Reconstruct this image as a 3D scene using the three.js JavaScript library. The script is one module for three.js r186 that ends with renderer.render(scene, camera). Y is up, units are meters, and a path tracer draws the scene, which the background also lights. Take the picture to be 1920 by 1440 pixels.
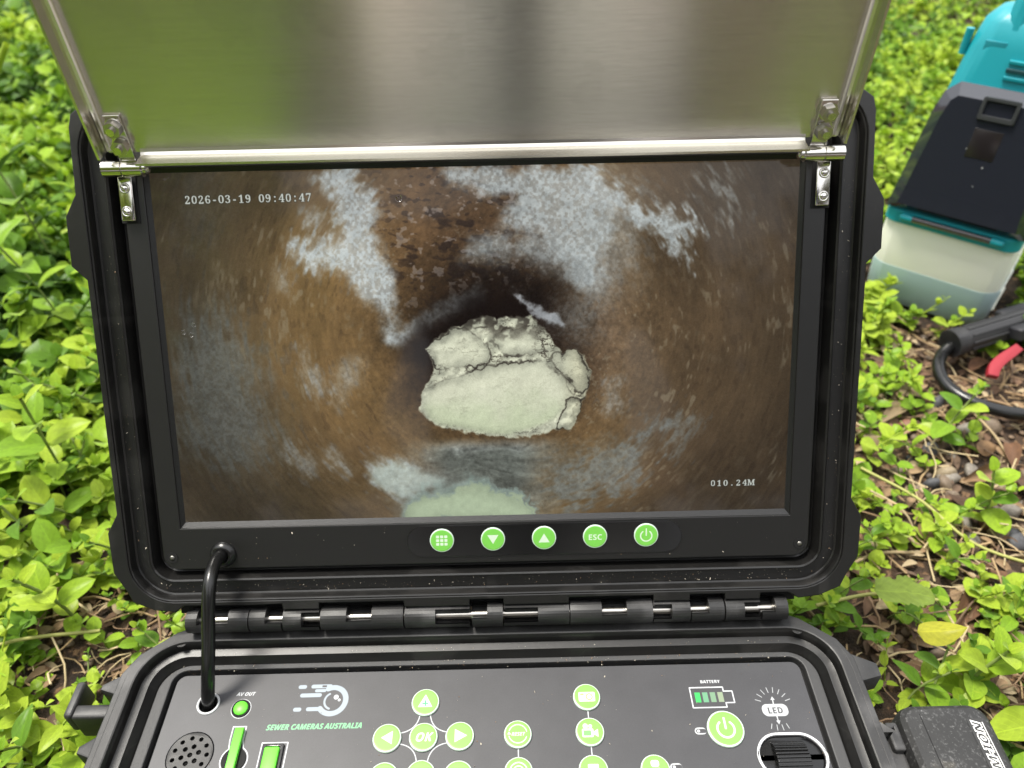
import * as THREE from 'three';
import { mergeGeometries, toCreasedNormals, mergeVertices } from 'three/addons/utils/BufferGeometryUtils.js';
import { MarchingCubes } from 'three/addons/objects/MarchingCubes.js';
import { RoundedBoxGeometry } from 'three/addons/geometries/RoundedBoxGeometry.js';
import { ConvexGeometry } from 'three/addons/geometries/ConvexGeometry.js';

/* ------------------------------------------------------------------ camera, sky, sun, exposure */
const HINGE = 0.115;                       // height of the case's parting line above the soil
const TILT = 0.5165;                       // how far the open lid leans back
const scene = new THREE.Scene();
const camera = new THREE.PerspectiveCamera(53.96, 4 / 3, 0.02, 400);
{
  const yaw = 0.0022, pitch = 0.6988, roll = -0.0213;
  const f = new THREE.Vector3(Math.sin(yaw) * Math.cos(pitch), -Math.sin(pitch), -Math.cos(yaw) * Math.cos(pitch));
  const r = new THREE.Vector3(Math.cos(yaw), 0, Math.sin(yaw)), u = new THREE.Vector3().crossVectors(r, f);
  camera.position.set(0.0143, 0.3447 + HINGE, 0.2103);
  camera.up.copy(r.clone().multiplyScalar(-Math.sin(roll)).addScaledVector(u, Math.cos(roll)));
  camera.lookAt(camera.position.clone().add(f));
  camera.focus = 0.37; camera.userData.fStop = 9;
  camera.updateMatrixWorld();
}
const renderer = new THREE.WebGLRenderer({ antialias: true });
renderer.setSize(1024, 768);
renderer.toneMapping = THREE.LinearToneMapping;
renderer.toneMappingExposure = 2.0;
renderer.shadowMap.enabled = true;
{
  // bright overcast: three times as bright overhead as at the horizon, with soft cloud
  const w = 256, h = 128, d = new Float32Array(w * h * 4);
  for (let j = 0; j < h; j++) for (let i = 0; i < w; i++) {
    const el = (j + 0.5) / h * Math.PI - Math.PI / 2, az = i / w * 2 * Math.PI, s = Math.max(0, Math.sin(el));
    const cl = 1 + 0.10 * Math.sin(az * 3 + 4 * s) * Math.cos(el) + 0.07 * Math.sin(az * 7 - 6 * s + 1) * Math.cos(el);
    const b = 1.15 * (1 + 2 * s) / 3 * cl, k = (j * w + i) * 4;
    d[k] = b * 0.985; d[k + 1] = b; d[k + 2] = b * 1.03; d[k + 3] = 1;
  }
  const t = new THREE.DataTexture(d, w, h, THREE.RGBAFormat, THREE.FloatType);
  t.mapping = THREE.EquirectangularReflectionMapping; t.magFilter = THREE.LinearFilter; t.needsUpdate = true;
  scene.background = t; scene.environment = t;
}
const sun = new THREE.DirectionalLight(new THREE.Color(1, 0.95, 0.86), 2.8);
sun.position.set(-1.5, 4.4, -0.6); sun.castShadow = true; sun.shadow.radius = 30;
Object.assign(sun.shadow.camera, { left: -3, right: 3, top: 3, bottom: -3, near: 0.1, far: 12 });
sun.shadow.mapSize.set(2048, 2048);
scene.add(sun, sun.target);

/* ------------------------------------------------------------------ small tools */
let seed = 1;
const rnd = () => { seed = (seed + 0x6d2b79f5) | 0; let t = Math.imul(seed ^ (seed >>> 15), 1 | seed); t = (t + Math.imul(t ^ (t >>> 7), 61 | t)) ^ t; return ((t ^ (t >>> 14)) >>> 0) / 4294967296; };
const rr = (a, b) => a + (b - a) * rnd();
const clamp = (x, a = 0, b = 1) => Math.min(b, Math.max(a, x));
const sstep = (a, b, x) => { const t = clamp((x - a) / (b - a)); return t * t * (3 - 2 * t); };
const mix = (a, b, t) => a + (b - a) * t;
const slow = (x, y) => { let h = Math.imul(x | 0, 374761393) + Math.imul(y | 0, 668265263); h = Math.imul(h ^ (h >>> 13), 1274126177); return ((h ^ (h >>> 16)) >>> 0) / 4294967296; };
const TABLE = new Float64Array(512 * 512); for (let i = 0; i < TABLE.length; i++) TABLE[i] = slow(i & 511, i >> 9);
const hash = (x, y) => TABLE[((y & 511) << 9) | (x & 511)];
function noise(x, y, px = 0) {            // value noise; px wraps x so that textures tile
  const xi = Math.floor(x), yi = Math.floor(y), fx = x - xi, fy = y - yi, u = fx * fx * (3 - 2 * fx), v = fy * fy * (3 - 2 * fy);
  if (!px) { const a = hash(xi, yi), b = hash(xi + 1, yi), c = hash(xi, yi + 1), e = hash(xi + 1, yi + 1); return mix(mix(a, b, u), mix(c, e, u), v); }
  const w = (q) => ((q % px) + px) % px, a = hash(w(xi), w(yi)), b = hash(w(xi + 1), w(yi)), c = hash(w(xi), w(yi + 1)), e = hash(w(xi + 1), w(yi + 1));
  return mix(mix(a, b, u), mix(c, e, u), v);
}
function fbm(x, y, o = 4, px = 0) { let s = 0, a = 0.5, t = 0; for (let i = 0; i < o; i++) { s += a * noise(x + i * 17 * (px ? 0 : 1), y, px); t += a; x *= 2; y *= 2; px *= 2; a *= 0.5; } return s / t; }
function canvas(w, h) { const c = document.createElement('canvas'); c.width = w; c.height = h; return c; }
function tex(c, srgb = true, repeat) {
  const t = new THREE.CanvasTexture(c); t.magFilter = THREE.LinearFilter;
  if (srgb) t.colorSpace = THREE.SRGBColorSpace;
  if (repeat) { t.wrapS = t.wrapT = THREE.RepeatWrapping; t.repeat.set(repeat, repeat); }
  t.anisotropy = 8; return t;
}
function pixels(w, h, fn, srgb = true, repeat) {   // fn(x, y) -> [r, g, b] 0..255
  const d = new Uint8Array(w * h * 4);
  for (let y = 0; y < h; y++) for (let x = 0; x < w; x++) { const c = fn(x, y), k = (y * w + x) * 4; d[k] = c[0]; d[k + 1] = c[1]; d[k + 2] = c[2]; d[k + 3] = 255; }
  const t = new THREE.DataTexture(d, w, h); t.magFilter = t.minFilter = THREE.LinearFilter;
  if (srgb) t.colorSpace = THREE.SRGBColorSpace;
  if (repeat) { t.wrapS = t.wrapT = THREE.RepeatWrapping; t.repeat.set(repeat, repeat); }
  t.needsUpdate = true; return t;
}
const names = {};
const numbered = (n) => { const k = names[n] = (names[n] ?? -1) + 1; return k ? `${n}_${String(k).padStart(3, '0')}` : n; };
function mesh(name, g, m, parent, pos, rot) {
  const o = new THREE.Mesh(Array.isArray(g) ? merge(g) : g, m); o.name = name; o.castShadow = o.receiveShadow = true;
  if (pos) o.position.set(...pos); if (rot) o.rotation.set(...rot);
  if (parent) parent.add(o); return o;
}
function merge(list) {
  const keep = list.map((g) => { const q = g.index ? g.toNonIndexed() : g; for (const k of Object.keys(q.attributes)) if (!['position', 'normal', 'uv'].includes(k)) q.deleteAttribute(k); if (!q.attributes.normal) q.computeVertexNormals(); if (!q.attributes.uv) q.setAttribute('uv', new THREE.BufferAttribute(new Float32Array(q.attributes.position.count * 2), 2)); return q; });
  return mergeGeometries(keep);
}
function tag(o, label, category, group, kind) { if (label) o.userData.label = label; if (category) o.userData.category = category; if (group) o.userData.group = group; if (kind) o.userData.kind = kind; return o; }
function thing(name, label, category, pos = [0, 0, 0], turn = 0, group) { const o = new THREE.Group(); o.name = numbered(name); o.position.set(...pos); o.rotation.y = turn; scene.add(o); return tag(o, label, category, group); }
// metre uv by the way each face points
function metreUV(g0) {
  const g = g0.index ? g0.toNonIndexed() : g0, p = g.attributes.position, uv = new Float32Array(p.count * 2);
  const a = new THREE.Vector3(), b = new THREE.Vector3(), c = new THREE.Vector3(), n = new THREE.Vector3();
  for (let i = 0; i < p.count; i += 3) {
    a.fromBufferAttribute(p, i); b.fromBufferAttribute(p, i + 1); c.fromBufferAttribute(p, i + 2);
    n.crossVectors(b.clone().sub(a), c.clone().sub(a)); const x = Math.abs(n.x), y = Math.abs(n.y), z = Math.abs(n.z);
    [a, b, c].forEach((q, k) => { const s = x > y && x > z ? [q.z, q.y] : y > z ? [q.x, q.z] : [q.x, q.y]; uv[(i + k) * 2] = s[0]; uv[(i + k) * 2 + 1] = s[1]; });
  }
  g.setAttribute('uv', new THREE.BufferAttribute(uv, 2)); return g;
}
const crease = (g, a = 0.7) => toCreasedNormals(g, a);
const fin = (g, a) => crease(metreUV(g), a);
function rrect(x0, x1, y0, y1, r, n = 8) {
  const out = []; r = Math.max(r, 1e-5);
  for (const [cx, cy, s] of [[x1 - r, y1 - r, 0], [x0 + r, y1 - r, 1], [x0 + r, y0 + r, 2], [x1 - r, y0 + r, 3]])
    for (let i = 0; i <= n; i++) { const a = (s + i / n) * Math.PI / 2; out.push([cx + r * Math.cos(a), cy + r * Math.sin(a)]); }
  return out;
}
function strip(loops, capA, capB) {       // loops: arrays of [x, y, z] with the same count, joined into a closed skin
  const pos = [], idx = [], n = loops[0].length;
  for (const l of loops) for (const q of l) pos.push(...q);
  for (let k = 0; k + 1 < loops.length; k++) for (let i = 0; i < n; i++) { const a = k * n + i, b = k * n + (i + 1) % n, c = a + n, e = b + n; idx.push(a, b, c, b, e, c); }
  const cap = (k, flip) => { const l = loops[k], c = l.reduce((s, q) => [s[0] + q[0] / n, s[1] + q[1] / n, s[2] + q[2] / n], [0, 0, 0]), m = pos.length / 3; pos.push(...c); for (let i = 0; i < n; i++) { const a = k * n + i, b = k * n + (i + 1) % n; flip ? idx.push(m, b, a) : idx.push(m, a, b); } };
  if (capA) cap(0, true); if (capB) cap(loops.length - 1, false);
  const g = new THREE.BufferGeometry(); g.setAttribute('position', new THREE.Float32BufferAttribute(pos, 3)); g.setIndex(idx); return g;
}
// rings of a rounded rectangle [x0, x1, y0, y1, radius]; each ring is [inset, height]
const ringGeo = (R, rings, capA, capB, n = 8) => strip(rings.map(([d, h]) => rrect(R[0] + d, R[1] - d, R[2] + d, R[3] - d, Math.max(R[4] - d, 0.0008), n).map(([x, y]) => [x, y, h])), capA, capB);
// a closed sheet between outlines, extruded and bevelled; lies in xy, from z to z + depth
function plate(outline, holes, z, depth, bevel = 0.0004) {
  const s = new THREE.Shape(outline.map(([x, y]) => new THREE.Vector2(x, y)));
  for (const h of holes ?? []) s.holes.push(new THREE.Path(h.map(([x, y]) => new THREE.Vector2(x, y))));
  const g = new THREE.ExtrudeGeometry(s, { depth: depth - 2 * bevel, bevelEnabled: bevel > 0, bevelSize: bevel, bevelOffset: -bevel, bevelThickness: bevel, bevelSegments: 2, curveSegments: 12 });
  g.translate(0, 0, z + bevel); return g;
}
const circle = (x, y, r, n = 20) => Array.from({ length: n }, (_, i) => [x + r * Math.cos(i / n * 2 * Math.PI), y + r * Math.sin(i / n * 2 * Math.PI)]);
const flat = (g) => g.rotateX(-Math.PI / 2);            // drawn in (x, -z), becomes level
const tube = (pts, r, seg = 40, rad = 10) => new THREE.TubeGeometry(new THREE.CatmullRomCurve3(pts.map((p) => new THREE.Vector3(...p))), seg, r, rad);
function tubeCapped(pts, r, seg, rad) { const t = tube(pts, r, seg, rad), a = new THREE.SphereGeometry(r, rad, 6).translate(...pts[0]), b = new THREE.SphereGeometry(r, rad, 6).translate(...pts[pts.length - 1]); return [t, a, b]; }
const cyl = (r, h, axis, seg = 20, r2 = r) => { const g = new THREE.CylinderGeometry(r, r2, h, seg); if (axis === 'x') g.rotateZ(Math.PI / 2); if (axis === 'z') g.rotateX(Math.PI / 2); return g; };
const box = (x0, x1, y0, y1, z0, z1, r = 0.0004) => new RoundedBoxGeometry(x1 - x0, y1 - y0, z1 - z0, 2, Math.min(r, (x1 - x0) / 2.1, (y1 - y0) / 2.1, (z1 - z0) / 2.1)).translate((x0 + x1) / 2, (y0 + y1) / 2, (z0 + z1) / 2);

/* ------------------------------------------------------------------ materials */
const std = (o) => new THREE.MeshStandardMaterial(o), phy = (o) => new THREE.MeshPhysicalMaterial(o);
const lin = (r, g, b) => new THREE.Color().setRGB(r, g, b);
const grainTex = pixels(256, 256, (x, y) => { const v = 255 * (0.55 * hash(x, y) + 0.45 * noise(x / 2, y / 2, 128)); return [v, v, v]; }, false, 60);
// dust and finger marks on black plastic: grain and blotches, no fades
const dustTex = pixels(512, 512, (x, y) => {
  const b = fbm(x / 64, y / 64, 5, 8), f = hash(x, y), sc = noise(x / 3, y / 3, 512);
  let v = 40 + 26 * sstep(0.42, 0.72, b) + 12 * (f - 0.5); if (f > 0.9985) v += 50; if (sc > 0.93) v += 8;
  return [v * 1.01, v, v * 1.0];
}, true, 9);
const roughTex = pixels(512, 512, (x, y) => { const v = 150 + 60 * fbm(x / 40, y / 40, 4, 12.8 | 0) + 25 * hash(x, y); return [v, v, v]; }, false, 9);
// rubbed and scratched black plastic, with smears of dried dust
const scuffTex = (() => { const c = canvas(1024, 1024), g = c.getContext('2d'), im = g.createImageData(1024, 1024); for (let i = 0; i < im.data.length; i += 4) { const p = i / 4, x = p & 1023, y = p >> 10, b = fbm(x / 90 + 3, y / 90, 5), v = 21 + 13 * sstep(.5, .72, b) + 5 * (hash(x, y) - .5); im.data[i] = v * 1.03; im.data[i + 1] = v; im.data[i + 2] = v * .97; im.data[i + 3] = 255; } g.putImageData(im, 0, 0);
  seed = 404; for (let i = 0; i < 420; i++) { const x = rnd() * 1024, y = rnd() * 1024, a = rr(0, 6.3), l = rr(4, 34), k = rr(45, 95); g.strokeStyle = `rgba(${k | 0},${k | 0},${(k * .95) | 0},${rr(.25, .8)})`; g.lineWidth = rr(.4, 1.1); g.beginPath(); g.moveTo(x, y); g.lineTo(x + Math.cos(a) * l, y + Math.sin(a) * l); g.stroke(); } return tex(c, true, 6); })();
const M = {
  shell: std({ color: 0xffffff, map: dustTex, roughness: 0.62, roughnessMap: roughTex, bumpMap: grainTex, bumpScale: 0.00004 }),
  lid: std({ map: scuffTex, roughness: 0.36, bumpMap: grainTex, bumpScale: 0.00003 }),
  bezel: std({ color: lin(0.0095, 0.0092, 0.009), roughness: 0.40, bumpMap: grainTex, bumpScale: 0.00005 }),
  gloss: std({ color: lin(0.005, 0.005, 0.0055), roughness: 0.2 }),
  black: std({ color: lin(0.003, 0.003, 0.003), roughness: 0.8 }),
  rubber: std({ color: lin(0.007, 0.007, 0.007), roughness: 0.26 }),
  chrome: std({ color: lin(0.72, 0.70, 0.66), metalness: 1, roughness: 0.16 }),
  pin: std({ color: lin(0.6, 0.57, 0.52), metalness: 1, roughness: 0.3 }),
  greenPlastic: phy({ color: lin(0.14, 0.72, 0.05), roughness: 0.4, transmission: 0.0 }),
  white: std({ color: lin(0.75, 0.76, 0.78), roughness: 0.5 }),
};

/* ------------------------------------------------------------------ the picture on the screen: inside of a pipe, a lump of pale rubble */
const shot = {
  A: [.261, .023, .295, -.009, .315, .001, .31, .039, .342, .068, .35, .119, .343, .176, .35, .22, .367, .265, .369, .354, .371, .414, .365, .475, .353, .474, .342, .398, .325, .352, .297, .314, .292, .284, .261, .246, .245, .275, .219, .244, .21, .226, .219, .186, .242, .194, .267, .205, .289, .174, .291, .116, .283, .073],
  A2: [.237, .114, .25, .108, .257, .129, .236, .15], A3: [.189, .28, .201, .273, .195, .325, .184, .324],
  B: [.459, .009, .692, .001, .701, .054, .738, .091, .697, .132, .713, .176, .688, .233, .692, .307, .671, .344, .638, .275, .621, .201, .597, .171, .547, .17, .543, .105, .56, .077, .507, .075, .491, .046, .462, .037],
  B2: [.734, .112, .767, .128, .804, .136, .848, .138, .847, .181, .822, .209, .839, .269, .835, .305, .814, .246, .788, .208, .776, .186, .751, .17],
  B3: [.496, .204, .555, .184, .621, .209, .68, .277, .688, .337, .663, .306, .621, .275, .554, .243, .487, .24],
  B4: [.70, .03, .76, .13, .74, .28, .70, .37, .66, .48, .62, .43, .67, .34, .68, .18],
  C: [.036, .386, .07, .372, .102, .418, .124, .48, .138, .558, .151, .652, .163, .764, .125, .827, .089, .841, .043, .807, .013, .71, .01, .615, .021, .491],
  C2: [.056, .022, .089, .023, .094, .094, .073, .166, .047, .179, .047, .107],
  D: [.617, .847, .679, .809, .74, .772, .771, .757, .762, .837, .75, .902, .688, .949, .634, .979, .608, .929],
  D2: [.806, .743, .845, .72, .841, .776, .815, .815, .802, .798],
  E: [.368, .96, .395, .936, .448, .919, .502, .921, .545, .951, .581, .985, .572, 1.02, .369, 1.02],
  F: [.31, .826, .354, .82, .388, .846, .431, .888, .404, .92, .376, .96, .354, .959, .316, .892],
  G1: [.368, .475, .382, .437, .416, .408, .46, .365, .494, .344, .502, .359, .476, .388, .437, .424, .407, .446],
  G2: [.557, .354, .586, .385, .62, .409, .633, .437, .611, .431, .578, .392],
  H1: [.213, .507, .228, .546, .239, .609, .226, .608, .215, .561], H2: [.276, .548, .298, .533, .295, .595, .277, .634],
  I1: [.705, .612, .722, .597, .718, .675, .705, .691], I2: [.853, .038, .886, .032, .899, .097, .896, .169, .883, .125, .862, .081],
  J1: [.18, .789, .222, .831, .212, .846, .183, .813], J2: [.249, .799, .283, .849, .273, .865, .252, .832],
  rock: [.395, .67, .412, .6, .426, .554, .414, .5, .425, .469, .45, .445, .475, .43, .488, .414, .505, .407, .527, .42, .552, .406, .578, .41, .603, .442, .62, .493, .632, .519, .654, .509, .669, .525, .681, .572, .675, .626, .662, .681, .644, .736, .609, .754, .574, .762, .522, .763, .478, .753, .435, .735, .409, .71],
  boulder: [.395, .67, .411, .623, .455, .579, .525, .543, .572, .532, .611, .546, .64, .602, .644, .657, .622, .719, .583, .752, .53, .763, .478, .753, .435, .735, .409, .71],
  s1: [.414, .5, .425, .469, .45, .445, .484, .441, .513, .481, .525, .527, .499, .557, .456, .555, .43, .554],
  s2: [.513, .481, .535, .451, .573, .44, .598, .469, .602, .515, .572, .529, .533, .531],
  s3: [.619, .523, .654, .509, .669, .525, .681, .572, .675, .626, .662, .649, .645, .602, .611, .546],
  s4: [.475, .43, .505, .407, .527, .42, .518, .45, .492, .457], s5: [.552, .406, .578, .41, .603, .442, .598, .461, .573, .434],
  s6: [.644, .665, .671, .642, .662, .681, .644, .736, .609, .754, .622, .719],
  hole: [.372, .598, .395, .491, .442, .402, .502, .34, .545, .33, .595, .375, .637, .47, .66, .53, .68, .659, .651, .775, .582, .79, .451, .772, .408, .75, .383, .709],
  floor: [.408, .774, .495, .762, .6, .766, .626, .831, .599, .945, .546, .934, .475, .907, .431, .897, .397, .838],
};
function sdPoly(P, x, y) {                // distance to a polygon in units of screen width, negative inside
  let d = 1e9, inside = false; const n = P.length / 2, q = 0.5625;
  for (let i = 0, j = n - 1; i < n; j = i++) {
    const ax = P[2 * i], ay = P[2 * i + 1] * q, bx = P[2 * j], by = P[2 * j + 1] * q, ex = bx - ax, ey = by - ay, wx = x - ax, wy = y - ay;
    const t = clamp((wx * ex + wy * ey) / (ex * ex + ey * ey)), dx = wx - ex * t, dy = wy - ey * t; d = Math.min(d, dx * dx + dy * dy);
    if ((ay > y) !== (by > y) && x < (bx - ax) * (y - ay) / (by - ay) + ax) inside = !inside;
  }
  return inside ? -Math.sqrt(d) : Math.sqrt(d);
}
function pipePicture() {
  const W = 1024, H = 576, c = canvas(W, H), g = c.getContext('2d'), im = g.createImageData(W, H), D = im.data;
  const bounds = {}; for (const [k, P] of Object.entries(shot)) { let b = [9, -9, 9, -9]; for (let i = 0; i < P.length; i += 2) b = [Math.min(b[0], P[i]), Math.max(b[1], P[i]), Math.min(b[2], P[i + 1]), Math.max(b[3], P[i + 1])]; bounds[k] = b; }
  const near = (k, x, v, m = 0.06) => { const b = bounds[k]; return x > b[0] - m && x < b[1] + m && v > b[2] - m * 1.8 && v < b[3] + m * 1.8; };
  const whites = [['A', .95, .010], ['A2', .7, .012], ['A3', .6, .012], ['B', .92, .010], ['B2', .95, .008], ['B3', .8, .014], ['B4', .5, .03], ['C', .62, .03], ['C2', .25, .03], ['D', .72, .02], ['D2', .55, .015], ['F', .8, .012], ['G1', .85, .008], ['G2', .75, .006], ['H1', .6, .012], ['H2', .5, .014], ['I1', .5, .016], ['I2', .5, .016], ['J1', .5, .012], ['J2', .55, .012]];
  const col = (a, b, t) => [mix(a[0], b[0], t), mix(a[1], b[1], t), mix(a[2], b[2], t)];
  // noise that runs round the pipe without a seam: n cells round, f along the radius
  const ringN = (a, R, n, f, o) => { let s = 0, t = 0, w = 1, u = (a / (2 * Math.PI) + .5); for (let q = 0; q < o; q++) { const X = u * n, xi = Math.floor(X), fx = X - xi, Y = R * f + q * 31.7, yi = Math.floor(Y), fy = Y - yi, p = fx * fx * (3 - 2 * fx), r = fy * fy * (3 - 2 * fy), x0 = xi % n, x1 = (xi + 1) % n; s += w * mix(mix(hash(x0, yi), hash(x1, yi), p), mix(hash(x0, yi + 1), hash(x1, yi + 1), p), r); t += w; w *= .55; n *= 2; f *= 2; } return s / t; };
  const relief = (x, y) => .55 * Math.abs(fbm(x * 26, y * 30, 4) - .5) + .45 * fbm(x * 60 + 3, y * 60, 2);
  for (let j = 0; j < H; j++) for (let i = 0; i < W; i++) {
    const x = (i + .5) / W, v = (j + .5) / H, y = v * .5625, dx = x - .539, dy = y - .255, R = Math.hypot(dx, dy), a = Math.atan2(dy, dx);
    const lenS = R > .22 ? 46 : 90, s1 = ringN(a, R, 14, 30, 4), s2 = mix(ringN(a, R, 190, 210, 2), ringN(a, R, 120, 150, 2), sstep(.14, .30, R)), s3 = ringN(a, R, 120, 260, 2), blot = fbm(x * 8, y * 8, 5), fine = hash(i, j), gr = fbm(x * 110, y * 110, 3), grit = fbm(x * 230, y * 230, 2);
    const warp = fbm(x * 34, y * 34, 6) - .5, warp2 = fbm(x * 12 + 4, y * 12, 3) - .5, warp3 = fbm(x * 130 + 9, y * 130, 3) - .5, soften = sstep(.15, .34, R);
    let k = col([40, 27, 18], [112, 88, 55], sstep(.06, .25, R)); k = col(k, [78, 68, 52], sstep(.28, .52, R) * .85);
    k = col(k, [76, 61, 44], sstep(.60, .82, x) * .85); k = col(k, [128, 106, 84], Math.exp(-(((x - .705) / .05) ** 2 + ((v - .46) / .17) ** 2)) * .6); k = col(k, [92, 68, 48], sstep(.45, .1, v) * sstep(.25, .05, Math.abs(x - .50)) * .7);
    const wob = 1 + (s1 - .5) * .30 + (blot - .5) * .45 + (s3 - .5) * .16 + ((gr - .5) * .34 + (grit - .5) * .26) * (1 - soften * .75); k = k.map((q) => q * wob);
    const wet = .25 + .75 * sstep(.42, .62, blot); k = col(k, [158, 148, 124], sstep(.60, .80, s2) * sstep(.05, .12, R) * wet * .40 * sstep(.36, .56, fbm(x * 16 + 3, y * 16, 3))); k = col(k, [46, 34, 24], sstep(.36, .24, s2) * .22 * sstep(.04, .1, R));
    // dark grit in the crown of the pipe
    const crown = sstep(.52, .25, v) * sstep(.20, .06, Math.abs(x - .47)) * sstep(.05, .085, R);
    if (crown > 0) { const sp = fbm((x + y) * 26 + 5 + warp, (y - x * .35) * 60, 3), sp2 = fbm((x + y) * 70 + 1, (y - x * .3) * 140, 2); k = col(k, [36, 27, 24], crown * Math.max(sstep(.57, .70, sp), sstep(.64, .72, sp2) * .7) * .7); k = col(k, [176, 164, 156], crown * sstep(.64, .74, fbm(x * 90, y * 110 + 7, 3)) * .45); }
    // lime crusts, ragged at the edge; C2 is a painted reflection in the glass
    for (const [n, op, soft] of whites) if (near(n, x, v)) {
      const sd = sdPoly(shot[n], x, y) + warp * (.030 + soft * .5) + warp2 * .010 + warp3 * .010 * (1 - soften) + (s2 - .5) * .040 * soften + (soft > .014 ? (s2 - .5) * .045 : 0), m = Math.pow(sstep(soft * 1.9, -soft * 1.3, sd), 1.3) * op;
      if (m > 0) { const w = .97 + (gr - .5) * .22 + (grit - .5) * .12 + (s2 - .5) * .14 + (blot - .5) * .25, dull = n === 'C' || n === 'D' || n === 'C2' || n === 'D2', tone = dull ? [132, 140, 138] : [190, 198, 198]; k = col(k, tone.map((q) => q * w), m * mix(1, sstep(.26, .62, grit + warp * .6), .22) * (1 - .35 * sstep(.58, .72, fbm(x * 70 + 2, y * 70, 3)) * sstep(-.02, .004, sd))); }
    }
    // depth of the pipe round the rubble
    if (near('rock', x, v, .12)) { const sd = sdPoly(shot.rock, x, y), c = Math.cos(a), sn = Math.sin(a), side = clamp(.92 * sstep(.3, -.3, c) + .95 * sstep(-.1, -.7, sn) + .28 * sstep(-.2, .5, c)) * sstep(.80, .25, sn), wide = mix(mix(.030, .055, sstep(.2, -.6, c)), .075, sstep(-.2, -.8, sn)); k = col(k, [16, 8, 5], Math.pow(sstep(wide, -.002, sd + warp * .03), .8) * side * .97); }
    const ringDark = Math.exp(-Math.pow((R - .09) / .055, 2)) * sstep(.08, -.10, dy); k = k.map((q) => q * (1 - .30 * ringDark));
    if (near('G2', x, v)) { const sd = sdPoly(shot.G2, x, y) + warp * .030 + warp3 * .01; k = col(k, [164, 168, 172].map((q) => q * (.8 + .4 * gr)), sstep(.005, -.004, sd) * .8); }
    // wet invert
    { const fx = Math.abs(x - .505 + (v - .8) * .10), m = sstep(.755, .80, v) * sstep(.155 + warp * .12, .05, fx), w = .55 + .75 * fbm(x * 30 + warp * 3, y * 120 + warp2 * 6, 4) + .3 * (grit - .5), pale = Math.max(sstep(.83, .77, v + warp * .06), sstep(.04, .12, fx) * .55); k = col(k, col([100, 107, 102], [164, 172, 168], pale).map((q) => q * w), m * .9); }
    if (near('F', x, v)) { const sd = sdPoly(shot.F, x, y) + warp * .035; k = col(k, [176, 190, 180].map((q) => q * (.86 + .28 * gr)), sstep(.010, -.016, sd) * .7); }
    if (near('E', x, v)) { const sd = sdPoly(shot.E, x, y) + warp * .018; const rag = sd + warp * .03 + warp3 * .006 + .006 * Math.sin(x * 130 + warp * 30) * sstep(.46, .56, x); k = col(k, [146, 166, 158].map((q) => q * (.85 + .3 * fbm(x * 40, y * 160, 3))), sstep(.020, .002, rag) * .7); k = col(k, [176, 192, 160].map((q) => q * (.90 + .10 * sstep(.0, -.02, sd) + .10 * (gr - .5))), sstep(.004, -.005, rag)); }
    // rubble: broken pale lumps lit from the lens, dark in the joints
    if (near('rock', x, v)) {
      const sd = sdPoly(shot.rock, x, y) + warp * .016 + warp3 * .006, m = sstep(.0018, -.0018, sd);
      if (m > 0) {
        let inB = 0; for (const n of ['boulder', 's1', 's2', 's3']) inB = Math.max(inB, sstep(.003, -.010, sdPoly(shot[n], x, y) + warp * .016) * (n === 'boulder' ? 1 : .82)); const e = .0016, h0 = relief(x, y), gx = (relief(x + e, y) - h0) / e, gy = (relief(x, y + e) - h0) / e, rough = mix(.8, .10, inB);
        let q = col([208, 210, 184], [226, 228, 202], fbm(x * 14, y * 14, 4)); q = col(q, [190, 204, 164], sstep(.60, .74, v + warp * .1) * .6 * inB); q = col(q, [204, 200, 166], sstep(.62, .66, x) * .5);
        const sh = 1 - (gx * .006 + gy * .008) * rough; q = q.map((z) => z * clamp(sh, .45, 1.16) * (1 + (grit - .5) * mix(.12, .05, inB) + (fine - .5) * .04));
        const crk = Math.abs(fbm(x * 26 + warp3, y * 30, 5) - .5), on = sstep(.40, .62, fbm(x * 22 + 6, y * 22 + 2, 3)); q = col(q, [56, 48, 40], sstep(.020, .003, crk) * (1 - inB * .88) * on * .85);
        const crk2 = Math.abs(fbm(x * 64 + 8, y * 70, 4) - .5); q = col(q, [84, 76, 64], sstep(.022, .004, crk2) * (1 - inB * .9) * (.15 + .5 * on));
        for (const n of ['boulder', 's1', 's2', 's3', 's4', 's5', 's6']) { const d0 = sdPoly(shot[n], x, y) + warp * .030 + warp3 * .008, ee = Math.abs(d0), br = sstep(.34, .60, fbm(x * 26 + 2, y * 26, 3)); const keep = n === 'boulder' ? sstep(.66, .60, v) : 1; q = col(q, [52, 45, 38], sstep(.0030, .0003, ee) * (.12 + .88 * br) * .85 * keep); q = q.map((z) => z * (1 - .17 * Math.pow(sstep(.024, 0, ee), 1.5) * (d0 > 0 ? .4 : 1) * keep)); }
        { const cr = sstep(.50, .43, v + warp * .10) * sstep(.45, .49, x), cl = fbm(x * 58 + 3, y * 58, 3); q = col(q, [64, 58, 50], cr * sstep(.46, .58, cl) * .85); } q = q.map((z) => z * (1 + .10 * (fbm(x * 9 + 2, y * 9, 3) - .5))); q = q.map((z) => z * (1 - sstep(-.020, 0, sd) * .16));
        k = col(k, q, m);
      }
    }
    const vig = 1 - .30 * sstep(.30, .60, Math.hypot(dx, dy * 1.1)), o = (j * W + i) * 4, n0 = (fine - .5) * 10; k = col(k, [126, 130, 126], .07);
    D[o] = clamp(k[0] * vig + n0, 0, 255); D[o + 1] = clamp(k[1] * vig + n0, 0, 255); D[o + 2] = clamp(k[2] * vig + n0, 0, 255); D[o + 3] = 255;
  }
  g.putImageData(im, 0, 0);
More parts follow.
